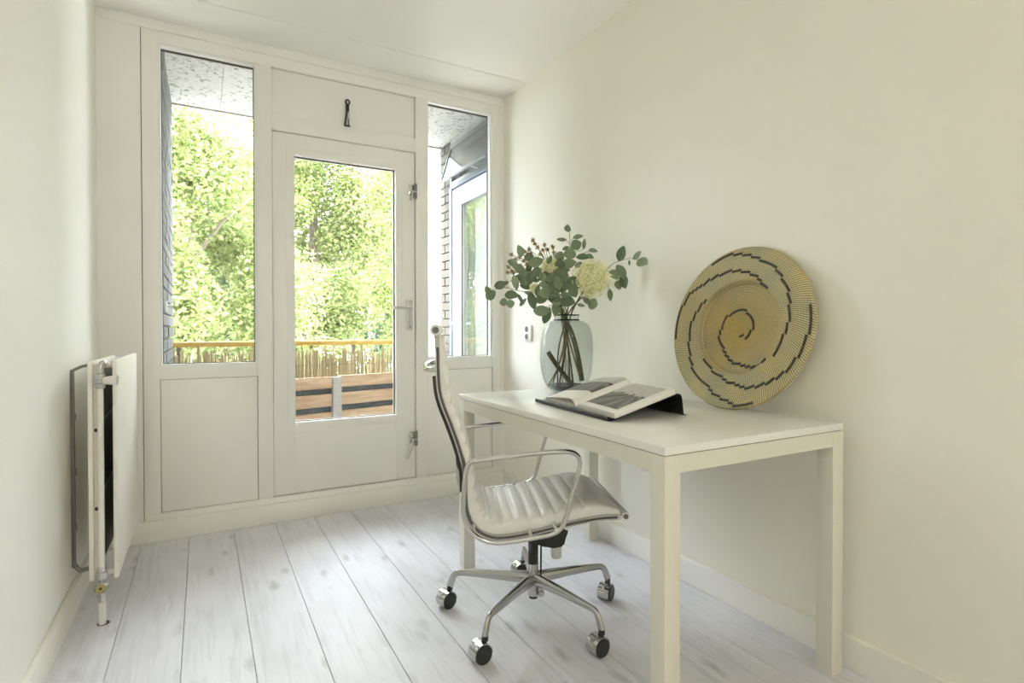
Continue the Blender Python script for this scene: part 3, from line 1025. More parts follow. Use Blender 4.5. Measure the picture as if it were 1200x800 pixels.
# ================================================================ DESK
dk = prop(empty('desk', (0.946, 0.964, 0), math.radians(-0.7)), 'plain white rectangular desk along the right wall', 'desk')
DW, DL = 0.705, 1.235
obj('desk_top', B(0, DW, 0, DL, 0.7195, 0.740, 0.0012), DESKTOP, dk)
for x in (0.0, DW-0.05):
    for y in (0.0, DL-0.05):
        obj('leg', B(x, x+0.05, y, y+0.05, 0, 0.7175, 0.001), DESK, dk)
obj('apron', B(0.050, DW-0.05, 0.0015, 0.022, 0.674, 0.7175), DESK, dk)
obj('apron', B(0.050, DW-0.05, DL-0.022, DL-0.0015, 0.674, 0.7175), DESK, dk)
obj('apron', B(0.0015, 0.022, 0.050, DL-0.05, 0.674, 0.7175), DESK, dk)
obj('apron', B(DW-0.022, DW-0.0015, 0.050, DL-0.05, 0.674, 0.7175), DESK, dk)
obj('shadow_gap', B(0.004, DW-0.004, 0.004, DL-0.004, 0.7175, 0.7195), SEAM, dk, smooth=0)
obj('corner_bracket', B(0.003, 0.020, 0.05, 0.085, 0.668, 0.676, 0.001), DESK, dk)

# ================================================================ OFFICE CHAIR, local x = facing direction
PSI = math.radians(-22.6)
oc = prop(empty('office_chair', (1.03, 1.695, 0), PSI), 'chrome swivel chair with ribbed cream leather, pushed in at the white desk', 'chair')
rail = [(-0.3371, 0.9977), (-0.3345, 0.942), (-0.3337, 0.895), (-0.3290, 0.829), (-0.3165, 0.780), (-0.2960, 0.727), (-0.2730, 0.662), (-0.2570, 0.605), (-0.2500, 0.560), (-0.2490, 0.500),
        (-0.2450, 0.452), (-0.2326, 0.4150), (-0.2080, 0.384), (-0.1709, 0.3655), (-0.1280, 0.3610), (-0.0484, 0.3700), (0.0136, 0.3815), (0.0831, 0.3950), (0.1461, 0.4050), (0.1884, 0.4095), (0.2310, 0.4105), (0.2500, 0.4095)]
RC = cr([(s, 0, z) for s, z in rail], 6)
RC2 = [(p.x, p.z) for p in RC]
HW = 0.2085


def at_arc(path):
    a = [0.0]
    for i in range(1, len(path)):
        a.append(a[-1]+math.hypot(path[i][0]-path[i-1][0], path[i][1]-path[i-1][1]))
    return a


ARC = at_arc(RC2)
TOT = ARC[-1]
bend = min(range(len(RC2)), key=lambda i: abs(RC2[i][0]+0.2395)+abs(RC2[i][1]-0.43)*3)
ABEND = ARC[bend]


def cushion(a0, a1, rib0, rib1, pitch):
    """closed ribbed pad lying on the rail path from arc a0 to a1"""
    bm = BM()
    n = max(24, int((a1-a0)/0.0045))
    lat = [-1, -0.985, -0.95, -0.85, -0.5, 0, 0.5, 0.85, 0.95, 0.985, 1]
    rings = []
    for i in range(n+1):
        a = a0+(a1-a0)*i/n
        k = 0
        while k < len(ARC)-2 and ARC[k+1] < a: k += 1
        t = (a-ARC[k])/max(1e-6, ARC[k+1]-ARC[k])
        p = (RC2[k][0]*(1-t)+RC2[k+1][0]*t, RC2[k][1]*(1-t)+RC2[k+1][1]*t)
        k0, k1 = max(0, k-3), min(len(RC2)-1, k+4)
        tx, tz = RC2[k1][0]-RC2[k0][0], RC2[k1][1]-RC2[k0][1]
        l = math.hypot(tx, tz)
        nx, nz = -tz/l, tx/l
        th = 0.029+0.020*min(1, max(0, (a-ABEND+0.12)/0.12))
        e = min(a, 0.10)/0.10
        th *= 0.62+0.38*e
        f = min(TOT-a, 0.10)/0.10
        th *= 0.42+0.58*(f*(2-f))
        rb_ = 0.0
        if rib0 < a < rib1:
            ph = ((a-rib0) / pitch) % 1.0
            rb_ = -0.0095*(1-abs(math.sin(PI*ph))**0.55)
        row_t, row_b = [], []
        for v in lat:
            ed = 1-abs(v)
            q = min(1.0, ed/0.15)
            edge = math.sqrt(max(0.0, 1-(1-q)**2))
            tt = 0.004+(th-0.004)*(0.42+0.58*edge)+rb_*min(1, edge*1.2)
            if ed <= 0.0: tt = th*0.22
            row_t.append(bm.verts.new((p[0]+nx*tt, v*HW, p[1]+nz*tt)))
            row_b.append(bm.verts.new((p[0]+nx*0.0, v*HW, p[1]+nz*0.0)))
        rings.append(row_t+row_b[::-1])
    m = len(rings[0])
    for i in range(n):
        for k in range(m):
            f = bm.faces.new((rings[i][k], rings[i][(k+1) % m], rings[i+1][(k+1) % m], rings[i+1][k]))
    bm.faces.new(rings[0])
    bm.faces.new(rings[-1][::-1])
    return bm


sc_ = obj('seat_cushion', cushion(ABEND, TOT, ABEND, ABEND+0.046*9, 0.046), LEATHER, oc, smooth=50)
bc_ = obj('back_cushion', cushion(0.0, ABEND, 0.085, ABEND+0.03, 0.046), LEATHER, oc, smooth=50)
obj('head_roll', lathe(BM(), [(0.0172, -0.213), (0.0188, -0.208), (0.0188, 0.208), (0.0172, 0.213)], 24, 'Y', (-0.341, 0, 1.0155)), LEATHER, bc_)
obj('knee_roll', lathe(BM(), [(0.0135, -0.213), (0.0148, -0.208), (0.0148, 0.208), (0.0135, 0.213)], 24, 'Y', (0.2700, 0, 0.4085)), LEATHER, sc_)
for (cx, cz, rr_, par) in ((-0.341, 1.0155, 0.0165, bc_), (0.2700, 0.4085, 0.0135, sc_)):
    for sg in (-1, 1):
        y0 = 0.213*sg
        prof = [(rr_*0.62, y0), (rr_*0.62, y0+0.0025*sg), (rr_*0.50, y0+0.0025*sg), (rr_*0.48, y0+0.0008*sg), (rr_*0.34, y0+0.0008*sg), (rr_*0.32, y0+0.0025*sg), (rr_*0.16, y0+0.0025*sg), (rr_*0.14, y0+0.001*sg)]
        obj('roll_cap', lathe(BM(), prof, 22, 'Y', (cx, 0, cz)), GREYSTEEL, par)
for sg in (-1, 1):
    ya, yb = (0.2085*sg, 0.2225*sg)
    if ya > yb: ya, yb = yb, ya
    sr = obj('side_rail', strip(BM(), RC2, ya, yb, -0.0085, 0.0065), ALU, oc)
    yo = 0.2225*sg
    obj('rail_groove', strip(BM(), RC2[4:-4], min(yo, yo+0.0007*sg), max(yo, yo+0.0007*sg), -0.0040, 0.0036), GASKET, sr)
    obj('rail_dark_reflection', strip(BM(), RC2[14:54], 0.2095*sg if sg > 0 else -0.2215, 0.2215*sg if sg > 0 else -0.2095, -0.0185, -0.0086), BLACKMETAL, sr)  # black strip imitates the dark reflection on the rail's rear side

loop = [(-0.2222, 0.6212), (-0.16, 0.6275), (-0.0979, 0.6335), (-0.0323, 0.6395), (0.0300, 0.6422), (0.0640, 0.6415), (0.0860, 0.6340), (0.0975, 0.6190), (0.0990, 0.5950), (0.0872, 0.5500), (0.0680, 0.4843), (0.0591, 0.4480), (0.0440, 0.4110), (0.0160, 0.3905),
        (-0.0326, 0.3820), (-0.0800, 0.3760), (-0.1374, 0.3708), (-0.1763, 0.3735), (-0.2149, 0.3900), (-0.2457, 0.4230), (-0.2580, 0.4658), (-0.2570, 0.5197), (-0.2520, 0.5773), (-0.2460, 0.6040), (-0.2370, 0.6160)]
for sg in (-1, 1):
    lp = cr([(s, 0.288*sg, z) for s, z in loop], 4, True)
    am = obj('armrest', tube(BM(), lp, 0.0072, 12, closed=True), CHROME, oc)
    bm = BM()
    for (s, z) in ((-0.228, 0.402), (0.030, 0.398), (-0.050, 0.379)):
        tube(bm, [(s, 0.286*sg, z), (s*0.99, 0.222*sg, z+0.001)], 0.006, 10)
    obj('arm_bracket', bm, STEEL, am)
bm = BM()
hb = cr([(-0.3365, -0.214, 0.893), (-0.352, -0.200, 0.892), (-0.372, -0.150, 0.891), (-0.381, -0.07, 0.8905), (-0.383, 0, 0.890), (-0.381, 0.07, 0.8905), (-0.372, 0.150, 0.891), (-0.352, 0.200, 0.892), (-0.3365, 0.214, 0.893)], 4)
obj('back_handle', tube(bm, hb, 0.0095, 12), CHROME, oc)
bm = BM()
lb_ = cr([(-0.2520, -0.214, 0.545), (-0.262, -0.195, 0.542), (-0.270, -0.12, 0.536), (-0.273, 0, 0.532), (-0.270, 0.12, 0.536), (-0.262, 0.195, 0.542), (-0.2520, 0.214, 0.545)], 4)
for p in lb_: pass
t0 = [bm.verts.new((p.x+dx, p.y, p.z+dz)) for p in lb_ for dx, dz in ((-0.004, -0.026), (0.004, -0.026), (0.004, 0.026), (-0.004, 0.026))]
for i in range(len(lb_)-1):
    for k in range(4):
        bm.faces.new((t0[i*4+k], t0[i*4+(k+1) % 4], t0[i*4+4+(k+1) % 4], t0[i*4+4+k]))
bm.faces.new(t0[:4]); bm.faces.new(t0[-4:])
obj('lumbar_bar', bm, ALU, oc)
for s, z in ((-0.085, 0.355), (0.075, 0.384)):
    bm = BM()
    tube(bm, cr([(s, -0.214, z), (s, -0.15, z-0.018), (s*0.7, -0.05, 0.335), (s*0.7, 0.05, 0.335), (s, 0.15, z-0.018), (s, 0.214, z)], 4), 0.011, 12)
    obj('seat_spreader', bm, ALU, oc)
# tilt box
bm = BM()
vt = [(-0.045, 0.335), (0.125, 0.352), (0.113, 0.300), (0.100, 0.252), (0.055, 0.246), (0.030, 0.262), (-0.02, 0.268), (-0.045, 0.290)]
fa = [bm.verts.new((x, -0.048, z)) for x, z in vt]
fb = [bm.verts.new((x, 0.048, z)) for x, z in vt]
bm.faces.new(fa); bm.faces.new(fb[::-1])
for i in range(len(vt)):
    bm.faces.new((fa[i], fb[i], fb[(i+1) % len(vt)], fa[(i+1) % len(vt)]))
bmesh.ops.bevel(bm, geom=bm.edges[:], offset=0.006, segments=2, affect='EDGES')
tb = obj('tilt_box', bm, BLACK, oc)
obj('tension_knob', lathe(BM(), [(0.010, 0.249), (0.0175, 0.246), (0.0195, 0.238), (0.0195, 0.215), (0.017, 0.205), (0.009, 0.202)], 24, c=(0.078, -0.018, 0)), mat('knob_plastic', (0.62, 0.61, 0.56), 0.35), tb)
bx, by = -0.004, -0.010
obj('gas_lift', lathe(BM(), [(0.0182, 0.184), (0.0182, 0.345)], 24, c=(bx, by, 0)), BLACK, oc)
hub = obj('column', lathe(BM(), [(0.0160, 0.070), (0.0192, 0.073), (0.0192, 0.186)], 28, c=(bx, by, 0)), CHROME, oc)
obj('column_foot', lathe(BM(), [(0.0125, 0.062), (0.0155, 0.063), (0.0155, 0.071)], 24, c=(bx, by, 0)), BLACK, hub)
lv = obj('lift_rod', tube(BM(), [(bx+0.026, by-0.016, 0.262), (bx+0.024, by-0.018, 0.118)], 0.0032, 8), BLACK, oc)
bm = BM()
lathe(bm, [(0.006, 0.128), (0.0095, 0.118), (0.0095, 0.082), (0.007, 0.074)], 16, c=(bx+0.024, by-0.018, 0))
lathe(bm, [(0.0085, -0.020), (0.0105, -0.018), (0.0105, 0.0)], 16, 'Y', (bx+0.026, by-0.012, 0.088))
obj('rod_fitting', bm, CHROME, lv)
hood_src = wheel_src = leg_src = None
casters = {0: (0, -35), 1: (8, -20), 2: (10, 0), 3: (12, -18), 4: (0, 0)}
for k in range(5):
    ang = math.radians(88.9-(-0)+72*k)
    dirx, diry = math.cos(ang), math.sin(ang)
    if leg_src is None:
        bm = BM()
        pts = cr([(0.012, 0, 0.132), (0.06, 0, 0.133), (0.16, 0, 0.131), (0.255, 0, 0.127), (0.283, 0, 0.1235), (0.2965, 0, 0.112), (0.305, 0, 0.092), (0.312, 0, 0.073)], 4)
        n_ = len(pts)
        radii = []
        for p in pts:
            if p.x < 0.28: radii.append(0.0245-(0.0245-0.0112)*min(1, p.x/0.27))
            else: radii.append(0.0112+0.0022*min(1, (0.1235-p.z)/0.05) if p.z < 0.1235 else 0.0112)
        tube(bm, pts, radii, 14, sx=0.72)
        leg_src = obj('leg', bm, ALU, oc)
        o = leg_src
    else:
        o = inst('leg', leg_src, oc)
    o.location = (bx, by, 0)
    o.rotation_euler = (0, 0, ang)
    sx_, sy_ = bx+0.312*dirx, by+0.312*diry
    # wheel axis angles were read off the photograph, in world degrees
    wa = {0: -95, 1: -75, 2: -86, 3: -84, 4: -62}[k]
    la = math.radians(wa)-PSI+PI/2
    if hood_src is None:
        bm = BM()
        n_ = 22
        ring = []
        for i in range(n_+1):
            a = math.radians(-5+215*i/n_)
            ring.append([bm.verts.new((r_*math.cos(a), y_, r_*math.sin(a)+0.031)) for r_, y_ in ((0.0315, -0.022), (0.0315, 0.022), (0.0290, 0.022), (0.0290, -0.022))])
        for i in range(n_):
            for q in range(4):
                bm.faces.new((ring[i][q], ring[i][(q+1) % 4], ring[i+1][(q+1) % 4], ring[i+1][q]))
        bm.faces.new(ring[0]); bm.faces.new(ring[-1][::-1])
        box(bm, -0.026, 0.020, -0.006, 0.006, 0.02, 0.058)
        hood_src = obj('caster', bm, CHROME, oc)
        h = hood_src
        bm = BM()
        lathe(bm, [(0.008, -0.009), (0.0262, -0.0085), (0.0282, -0.0065), (0.0282, 0.0075), (0.0255, 0.009), (0.008, 0.0095)], 26, 'Y', (0, 0, 0))
        wheel_src = obj('wheel', bm, BLACK, h, loc=(0, -0.0165, 0.0285))
        inst('wheel', wheel_src, h, loc=(0, 0.0165, 0.0285))
    else:
        h = inst('caster', hood_src, oc)
        inst('wheel', wheel_src, h, loc=(0, -0.0165, 0.0285))
        inst('wheel', wheel_src, h, loc=(0, 0.0165, 0.0285))
    off = Vector((math.cos(la), math.sin(la), 0))*-0.016
    h.location = (sx_+off.x, sy_+off.y, 0.0004)
    h.rotation_euler = (0, 0, la)
    obj('caster_stem', lathe(BM(), [(0.0105, 0.060), (0.0105, 0.075)], 14, c=(sx_, sy_, 0)), BLACK, oc)

# ================================================================ VASE AND FLOWERS
V0 = Vector((1.436, 2.077, 0.7402))
va_ = prop(empty('glass_vase', V0), 'rounded smoked glass vase at the far end of the white desk', 'vase')
outer = [(0.052, 0.0), (0.072, 0.006), (0.090, 0.022), (0.104, 0.050), (0.114, 0.095), (0.119, 0.150), (0.119, 0.205), (0.114, 0.255), (0.105, 0.285), (0.090, 0.304), (0.070, 0.313), (0.059, 0.317), (0.0555, 0.322), (0.0555, 0.332), (0.060, 0.341)]
oc_ = cr([(r_, 0, z) for r_, z in outer], 3)
bm = BM()
lathe(bm, [(p.x, p.z) for p in oc_]+[(0.0575, 0.3415)], 48, cap0=True, cap1=False)
obj('vase_body', bm, VASE, va_, smooth=60)
bm = BM()
lathe(bm, [(0.001, 0.016), (0.060, 0.018), (0.084, 0.027), (0.087, 0.024), (0.070, 0.008), (0.050, 0.002), (0.001, 0.002)], 40, cap0=False, cap1=False)
obj('vase_foot', bm, VASE_BASE, va_, smooth=60)
bm = BM()
tube(bm, [(0.0582*math.cos(2*PI*k/40), 0.0582*math.sin(2*PI*k/40), 0.341) for k in range(40)], 0.0024, 8, closed=True)
tube(bm, [(0.0568*math.cos(2*PI*k/40), 0.0568*math.sin(2*PI*k/40), 0.319) for k in range(40)], 0.0028, 8, closed=True)
obj('vase_rim', bm, VASE_BASE, va_, smooth=60)

FL = json.loads('''{"top":{"stem":[[1.458,2.068,1.062],[1.46,2.091,1.179],[1.454,2.096,1.288],[1.453,2.075,1.386],[1.452,2.076,1.456]],"leaves":[[[1.438,2.066,1.455],[1.427,2.055,1.484],0.9],[[1.434,2.079,1.422],[1.391,2.087,1.42],0.35],[[1.452,2.046,1.427],[1.487,2.022,1.434],0.4],[[1.473,2.093,1.391],[1.518,2.081,1.414],0.75],[[1.517,2.057,1.383],[1.514,2.047,1.426],0.35],[[1.529,2.035,1.375],[1.557,2.009,1.367],0.5],[[1.438,2.06,1.333],[1.437,2.043,1.378],0.95],[[1.395,2.087,1.326],[1.421,2.093,1.367],0.75],[[1.435,2.108,1.381],[1.468,2.103,1.394],0.4],[[1.49,2.074,1.345],[1.536,2.035,1.344],0.4],[[1.511,2.029,1.35],[1.542,2.017,1.339],0.5]],"twigs":[[[1.454,2.075,1.402],[1.437,2.084,1.421]],[[1.455,2.074,1.413],[1.471,2.066,1.433]],[[1.46,2.071,1.363],[1.501,2.048,1.375],[1.509,2.043,1.39]],[[1.49,2.054,1.355],[1.531,2.031,1.369]]]},"right":{"stem":[[1.485,2.053,1.077],[1.481,2.034,1.153],[1.54,2.024,1.178],[1.588,1.998,1.27],[1.628,1.976,1.316],[1.655,1.897,1.331]],"leaves":[[[1.655,1.974,1.328],[1.655,1.942,1.389],0.55],[[1.655,1.882,1.327],[1.655,1.831,1.351],0.45],[[1.655,1.851,1.316],[1.655,1.791,1.295],0.65],[[1.64,1.97,1.305],[1.655,1.938,1.241],0.5],[[1.612,1.983,1.28],[1.629,1.954,1.24],0.8],[[1.655,1.955,1.262],[1.655,1.931,1.201],0.55],[[1.644,1.97,1.236],[1.644,1.96,1.196],0.75],[[1.625,2.005,1.198],[1.63,2.005,1.147],0.4],[[1.655,1.907,1.322],[1.655,1.904,1.299],0.35]],"twigs":[[[1.642,1.968,1.324],[1.652,1.963,1.338]],[[1.655,1.892,1.33],[1.655,1.837,1.315]],[[1.615,1.983,1.286],[1.642,1.968,1.286],[1.648,1.964,1.247]],[[1.594,1.994,1.231],[1.609,1.986,1.193]]]},"left":{"stem":[[1.435,2.081,1.062],[1.38,2.09,1.153],[1.308,2.119,1.18],[1.247,2.165,1.188],[1.189,2.22,1.205],[1.139,2.249,1.19]],"leaves":[[[1.155,2.24,1.211],[1.2,2.211,1.225],0.75],[[1.136,2.257,1.184],[1.122,2.262,1.21],0.9],[[1.112,2.24,1.157],[1.144,2.214,1.185],0.75],[[1.196,2.215,1.173],[1.239,2.17,1.166],0.55],[[1.191,2.188,1.137],[1.164,2.209,1.137],0.9],[[1.198,2.177,1.147],[1.204,2.175,1.113],0.9],[[1.22,2.179,1.258],[1.229,2.166,1.194],0.4],[[1.259,2.192,1.123],[1.278,2.168,1.156],0.35],[[1.291,2.123,1.168],[1.248,2.134,1.183],0.35],[[1.2,2.223,1.175],[1.215,2.205,1.182],0.3],[[1.232,2.163,1.173],[1.257,2.16,1.134],0.35]],"twigs":[[[1.223,2.201,1.197],[1.219,2.203,1.155],[1.206,2.21,1.139]],[[1.149,2.243,1.197],[1.129,2.254,1.197]],[[1.243,2.19,1.193],[1.237,2.194,1.217]]]},"centre":{"stem":[[1.431,2.083,1.062],[1.377,2.057,1.137],[1.339,2.068,1.197],[1.304,2.111,1.251],[1.284,2.168,1.302]],"leaves":[[[1.326,2.087,1.272],[1.337,2.082,1.216],0.7],[[1.301,2.187,1.282],[1.298,2.17,1.317],0.6],[[1.279,2.141,1.307],[1.326,2.103,1.327],0.6],[[1.257,2.201,1.261],[1.316,2.174,1.273],0.65],[[1.227,2.136,1.225],[1.274,2.102,1.229],0.55],[[1.33,2.051,1.174],[1.345,2.041,1.231],0.7],[[1.273,2.073,1.164],[1.288,2.074,1.211],0.4],[[1.302,2.115,1.137],[1.36,2.104,1.184],0.5],[[1.266,2.124,1.174],[1.297,2.128,1.108],0.5],[[1.278,2.092,1.225],[1.3,2.07,1.241],0.35],[[1.284,2.154,1.246],[1.325,2.144,1.24],0.6],[[1.287,2.114,1.25],[1.317,2.118,1.291],0.7],[[1.243,2.199,1.26],[1.285,2.19,1.238],0.5],[[1.294,2.079,1.218],[1.324,2.048,1.202],0.5],[[1.34,2.088,1.31],[1.349,2.066,1.341],0.5],[[1.232,2.143,1.212],[1.284,2.135,1.2],0.45]],"twigs":[]},"front":{"stem":[[1.448,2.074,1.062],[1.386,2.018,1.12],[1.362,2.009,1.194],[1.383,2.033,1.263],[1.422,2.057,1.313]],"leaves":[[[1.397,2.059,1.304],[1.441,2.013,1.313],0.6],[[1.337,2.027,1.268],[1.384,1.985,1.237],0.65],[[1.346,2.038,1.206],[1.401,2.0,1.206],0.7],[[1.261,2.073,1.098],[1.313,2.025,1.097],0.55],[[1.322,2.086,1.045],[1.342,2.072,1.112],0.45],[[1.387,1.975,1.198],[1.397,1.949,1.156],0.7],[[1.354,2.005,1.143],[1.4,1.964,1.132],0.7],[[1.321,2.044,1.171],[1.355,2.008,1.142],0.6],[[1.441,1.956,1.151],[1.468,1.94,1.124],0.5],[[1.466,1.956,1.134],[1.512,1.953,1.121],0.85],[[1.421,1.972,1.123],[1.449,1.958,1.118],0.5],[[1.399,2.088,1.288],[1.432,2.066,1.311],0.5],[[1.391,2.062,1.293],[1.428,2.04,1.277],0.4],[[1.333,2.03,1.127],[1.368,2.006,1.142],0.5],[[1.44,2.015,1.29],[1.463,1.998,1.314],0.5]],"twigs":[[[1.486,2.054,1.162],[1.526,2.031,1.139]],[[1.405,2.099,1.139],[1.357,2.125,1.116]],[[1.428,2.086,1.139],[1.492,2.05,1.127]]]},"heads":[{"joint":[1.394,2.153,1.29],"heads":[[1.32,2.179,1.424],[1.387,2.185,1.409],[1.322,2.217,1.387],[1.297,2.208,1.373],[1.332,2.157,1.39],[1.349,2.162,1.359],[1.328,2.173,1.407],[1.311,2.18,1.362],[1.358,2.155,1.378]]},{"joint":[1.414,2.141,1.29],"heads":[[1.42,2.165,1.397],[1.4,2.126,1.367],[1.372,2.135,1.379]]},{"joint":[1.373,2.164,1.282],"heads":[[1.254,2.261,1.363],[1.276,2.224,1.347],[1.305,2.237,1.333],[1.299,2.2,1.313],[1.298,2.235,1.366],[1.262,2.238,1.34],[1.286,2.233,1.312]]},{"joint":[1.346,2.179,1.267],"heads":[[1.235,2.259,1.304],[1.258,2.229,1.31],[1.248,2.206,1.292],[1.24,2.219,1.273],[1.233,2.268,1.233],[1.255,2.258,1.289],[1.28,2.246,1.289],[1.221,2.238,1.278]]}],"hyd":[[1.5,1.978,1.24],[1.388,2.133,1.297],[1.298,2.125,1.199]],"neck":[1.438,2.08,1.073],"vstems":{"thick":[[1.418,2.092,1.147],[1.425,2.087,1.108],[1.44,2.055,1.015],[1.46,2.031,0.916],[1.479,2.019,0.786]],"stub":[[1.375,2.136,0.913],[1.414,2.113,0.844],[1.471,2.08,0.762]],"t1":[[1.413,2.105,1.085],[1.422,2.122,0.922],[1.418,2.122,0.75]],"t2":[[1.475,2.059,1.1],[1.444,2.075,1.0],[1.403,2.097,0.846],[1.353,2.101,0.766]],"t3":[[1.391,2.106,1.093],[1.45,2.083,0.984],[1.502,2.063,0.789]],"t4":[[1.458,2.068,1.093],[1.429,2.094,0.93],[1.393,2.124,0.774]]}}''')
NECK = Vector(FL['neck'])
CAMP = Vector((0, 0, 1.02))
frg = random.Random(5)


def leaf_mesh(L, wdt, seed):
    rg = random.Random(seed)
    bm = BM()
    n = 7
    rows = []
    bendz = rg.uniform(-0.10, 0.10)*L
    for i in range(n+1):
        t = i/n
        hw = 0.5*wdt*L*(math.sin(PI*t**0.85)**0.75 if 0 < t < 1 else 0.02)
        x = t*L
        zc = bendz*math.sin(PI*t)
        rows.append([bm.verts.new((x, -hw, zc+0.16*hw)), bm.verts.new((x, 0, zc-0.06*hw)), bm.verts.new((x, hw, zc+0.16*hw))])
    for i in range(n):
        for k in range(2):
            bm.faces.new((rows[i][k], rows[i][k+1], rows[i+1][k+1], rows[i+1][k]))
    return bm


def put_leaf(parent, org, p0, p1, wdt, seed, m=EUC, name='leaf'):
    p0, p1 = Vector(p0), Vector(p1)
    d = p1-p0
    p0, p1 = p0-d*0.06, p1+d*0.06
    d = p1-p0
    L = d.length
    rg = random.Random(seed*7+1)
    X = d.normalized()
    view = (CAMP-p0).normalized()
    nrm = (view+Vector((rg.uniform(-0.5, 0.5), rg.uniform(-0.5, 0.5), rg.uniform(-0.1, 0.7)))).normalized()
    Z = (nrm-X*nrm.dot(X)).normalized()
    Y = Z.cross(X)
    M = Matrix(((X.x, Y.x, Z.x), (X.y, Y.y, Z.y), (X.z, Y.z, Z.z)))
    bm = leaf_mesh(L, wdt*1.12, seed)
    return obj(name, bm, m, parent, smooth=70, loc=p0-org, rot=M.to_euler())


def stem_base(key):
    return [Vector(p) for p in FL['vstems'][key]]


specs = {
    'top': ('upright eucalyptus sprig rising highest, with small round leaves', 't1'),
    'right': ('eucalyptus sprig arching out to the wall side past the big cream hydrangea', 't3'),
    'left': ('long eucalyptus sprig reaching out level towards the window', 't2'),
    'centre': ('bushy eucalyptus branch with broad leaves under the brown seed heads', 'thick'),
    'front': ('dense eucalyptus branch with dark leaves hanging over the vase neck', 't4'),
}
sd = 100
for key, (lab, vs_) in specs.items():
    b = FL[key]
    pts = stem_base(vs_)[::-1]
    pts = [p for p in pts if p.z < NECK.z-0.01]
    st_ = [Vector(p) for p in b['stem']]
    st_[0] = NECK+Vector((frg.uniform(-0.025, 0.025), frg.uniform(-0.02, 0.02), 0.0))
    org = pts[0].copy()
    en = prop(empty('eucalyptus_branch', org), lab, 'branch', 'eucalyptus branches in the vase')
    path = cr(pts+st_, 5)
    thick = 0.0115 if vs_ == 'thick' else 0.0034
    npt = len(path)
    rad = []
    for i, p in enumerate(path):
        if p.z < NECK.z: rad.append(thick)
        else: rad.append(max(0.0011, (0.0042 if vs_ != 'thick' else 0.008)*(1-(i/npt))+0.0006))
    bm = BM()
    tube(bm, [p-org for p in path], rad, 8)
    for tw in b['twigs']:
        tube(bm, [Vector(p)-org for p in tw], 0.0010, 6)
    obj('stem', bm, STEM if vs_ in ('thick', 't1', 't4') else TWIG, en)
    for (p0, p1, wd) in b['leaves']:
        sd += 1
        put_leaf(en, org, p0, p1, wd, sd)

    if key in ('centre', 'front'):
        # fill of smaller leaves along the upper stem
        for q in range(14 if key == 'centre' else 8):
            c = path[npt-1-frg.randrange(int(npt*0.42))]
            d = Vector((frg.gauss(0, 1), frg.gauss(0, 1), frg.gauss(0.1, 0.8))).normalized()
            p0 = c+d*frg.uniform(0.01, 0.05)+Vector((frg.uniform(-0.03, 0.02), frg.uniform(-0.02, 0.03), frg.uniform(-0.03, 0.02)))
            if p0.z < NECK.z+0.02: p0.z = NECK.z+0.02+frg.uniform(0, 0.03)
            sd += 1
            put_leaf(en, org, p0, p0+d*frg.uniform(0.04, 0.068), frg.uniform(0.45, 0.8), sd)

# cut stub lying in the vase
pts = stem_base('stub')
org = pts[-1].copy()
cs = prop(empty('cut_stem', org), 'short thick cut stem standing slanted inside the smoked glass vase', 'stem')
obj('stem', tube(BM(), [p-org for p in cr(pts, 4)], 0.0105, 12), STEM, cs)

# hydrangeas
for (hc, R_, lab, nn, vs_) in ((FL['hyd'][0], 0.085, 'large round cream hydrangea head, facing the room', 260, (0.012, -0.012)),
                              (FL['hyd'][1], 0.045, 'smaller yellowish hydrangea head, half hidden behind eucalyptus leaves', 110, (-0.012, 0.010)),
                              (FL['hyd'][2], 0.024, 'little pale hydrangea cluster low among the eucalyptus leaves by the window side', 40, (0.0, 0.014))):
    c = Vector(hc)
    org = NECK+Vector((vs_[0], vs_[1], 0))
    foot = Vector((V0.x-vs_[0]*2, V0.y-vs_[1]*2, V0.z+0.022))
    hy = prop(empty('hydrangea', org), lab, 'flower', 'hydrangea heads in the vase')
    path = cr([foot, (org+foot)/2+Vector((0.004, 0, 0)), org, org.lerp(c, 0.5)+Vector((0, 0, 0.01)), c], 5)
    obj('stem', tube(BM(), [p-org for p in path], 0.0036, 8), STEM, hy)
    rg = random.Random(int(R_*1000))
    bm = BM()
    for k in range(nn):
        z = 1-2*(k+0.5)/nn
        a = k*2.39996
        d = Vector((math.sqrt(1-z*z)*math.cos(a), math.sqrt(1-z*z)*math.sin(a), z))
        p = c+d*R_*rg.uniform(0.80, 1.06)-org
        p.z -= 0.0
        d = (d+Vector((rg.gauss(0, 0.35), rg.gauss(0, 0.35), rg.gauss(0, 0.35)))).normalized()
        u = d.orthogonal().normalized()
        v = d.cross(u)
        s = 0.0105*rg.uniform(0.75, 1.25)*(0.8 if R_ < 0.03 else 1)
        ph = rg.uniform(0, 1.5)
        for q in range(4):
            aa = ph+q*PI/2
            e1 = u*math.cos(aa)+v*math.sin(aa)
            e2 = u*math.cos(aa+PI/2)+v*math.sin(aa+PI/2)
            lift = d*rg.uniform(0.1, 0.5)*s
            vv = [bm.verts.new(p+x) for x in (Vector((0, 0, 0)), e1*s*0.6+e2*s*0.42+lift*0.8, e1*s*1.1+lift*0.5, e1*s*0.6-e2*s*0.42+lift*0.8)]
            bm.faces.new(vv)
    f = obj('petals', bm, PETAL, hy, smooth=0)
    f['kind'] = 'stuff'
    bm = BM()
    bmesh.ops.create_icosphere(bm, subdivisions=2, radius=R_*0.80, matrix=Matrix.Translation(c-org))
    obj('flower_core', bm, mat('hydrangea_core', (0.66, 0.66, 0.33), 0.8), hy)

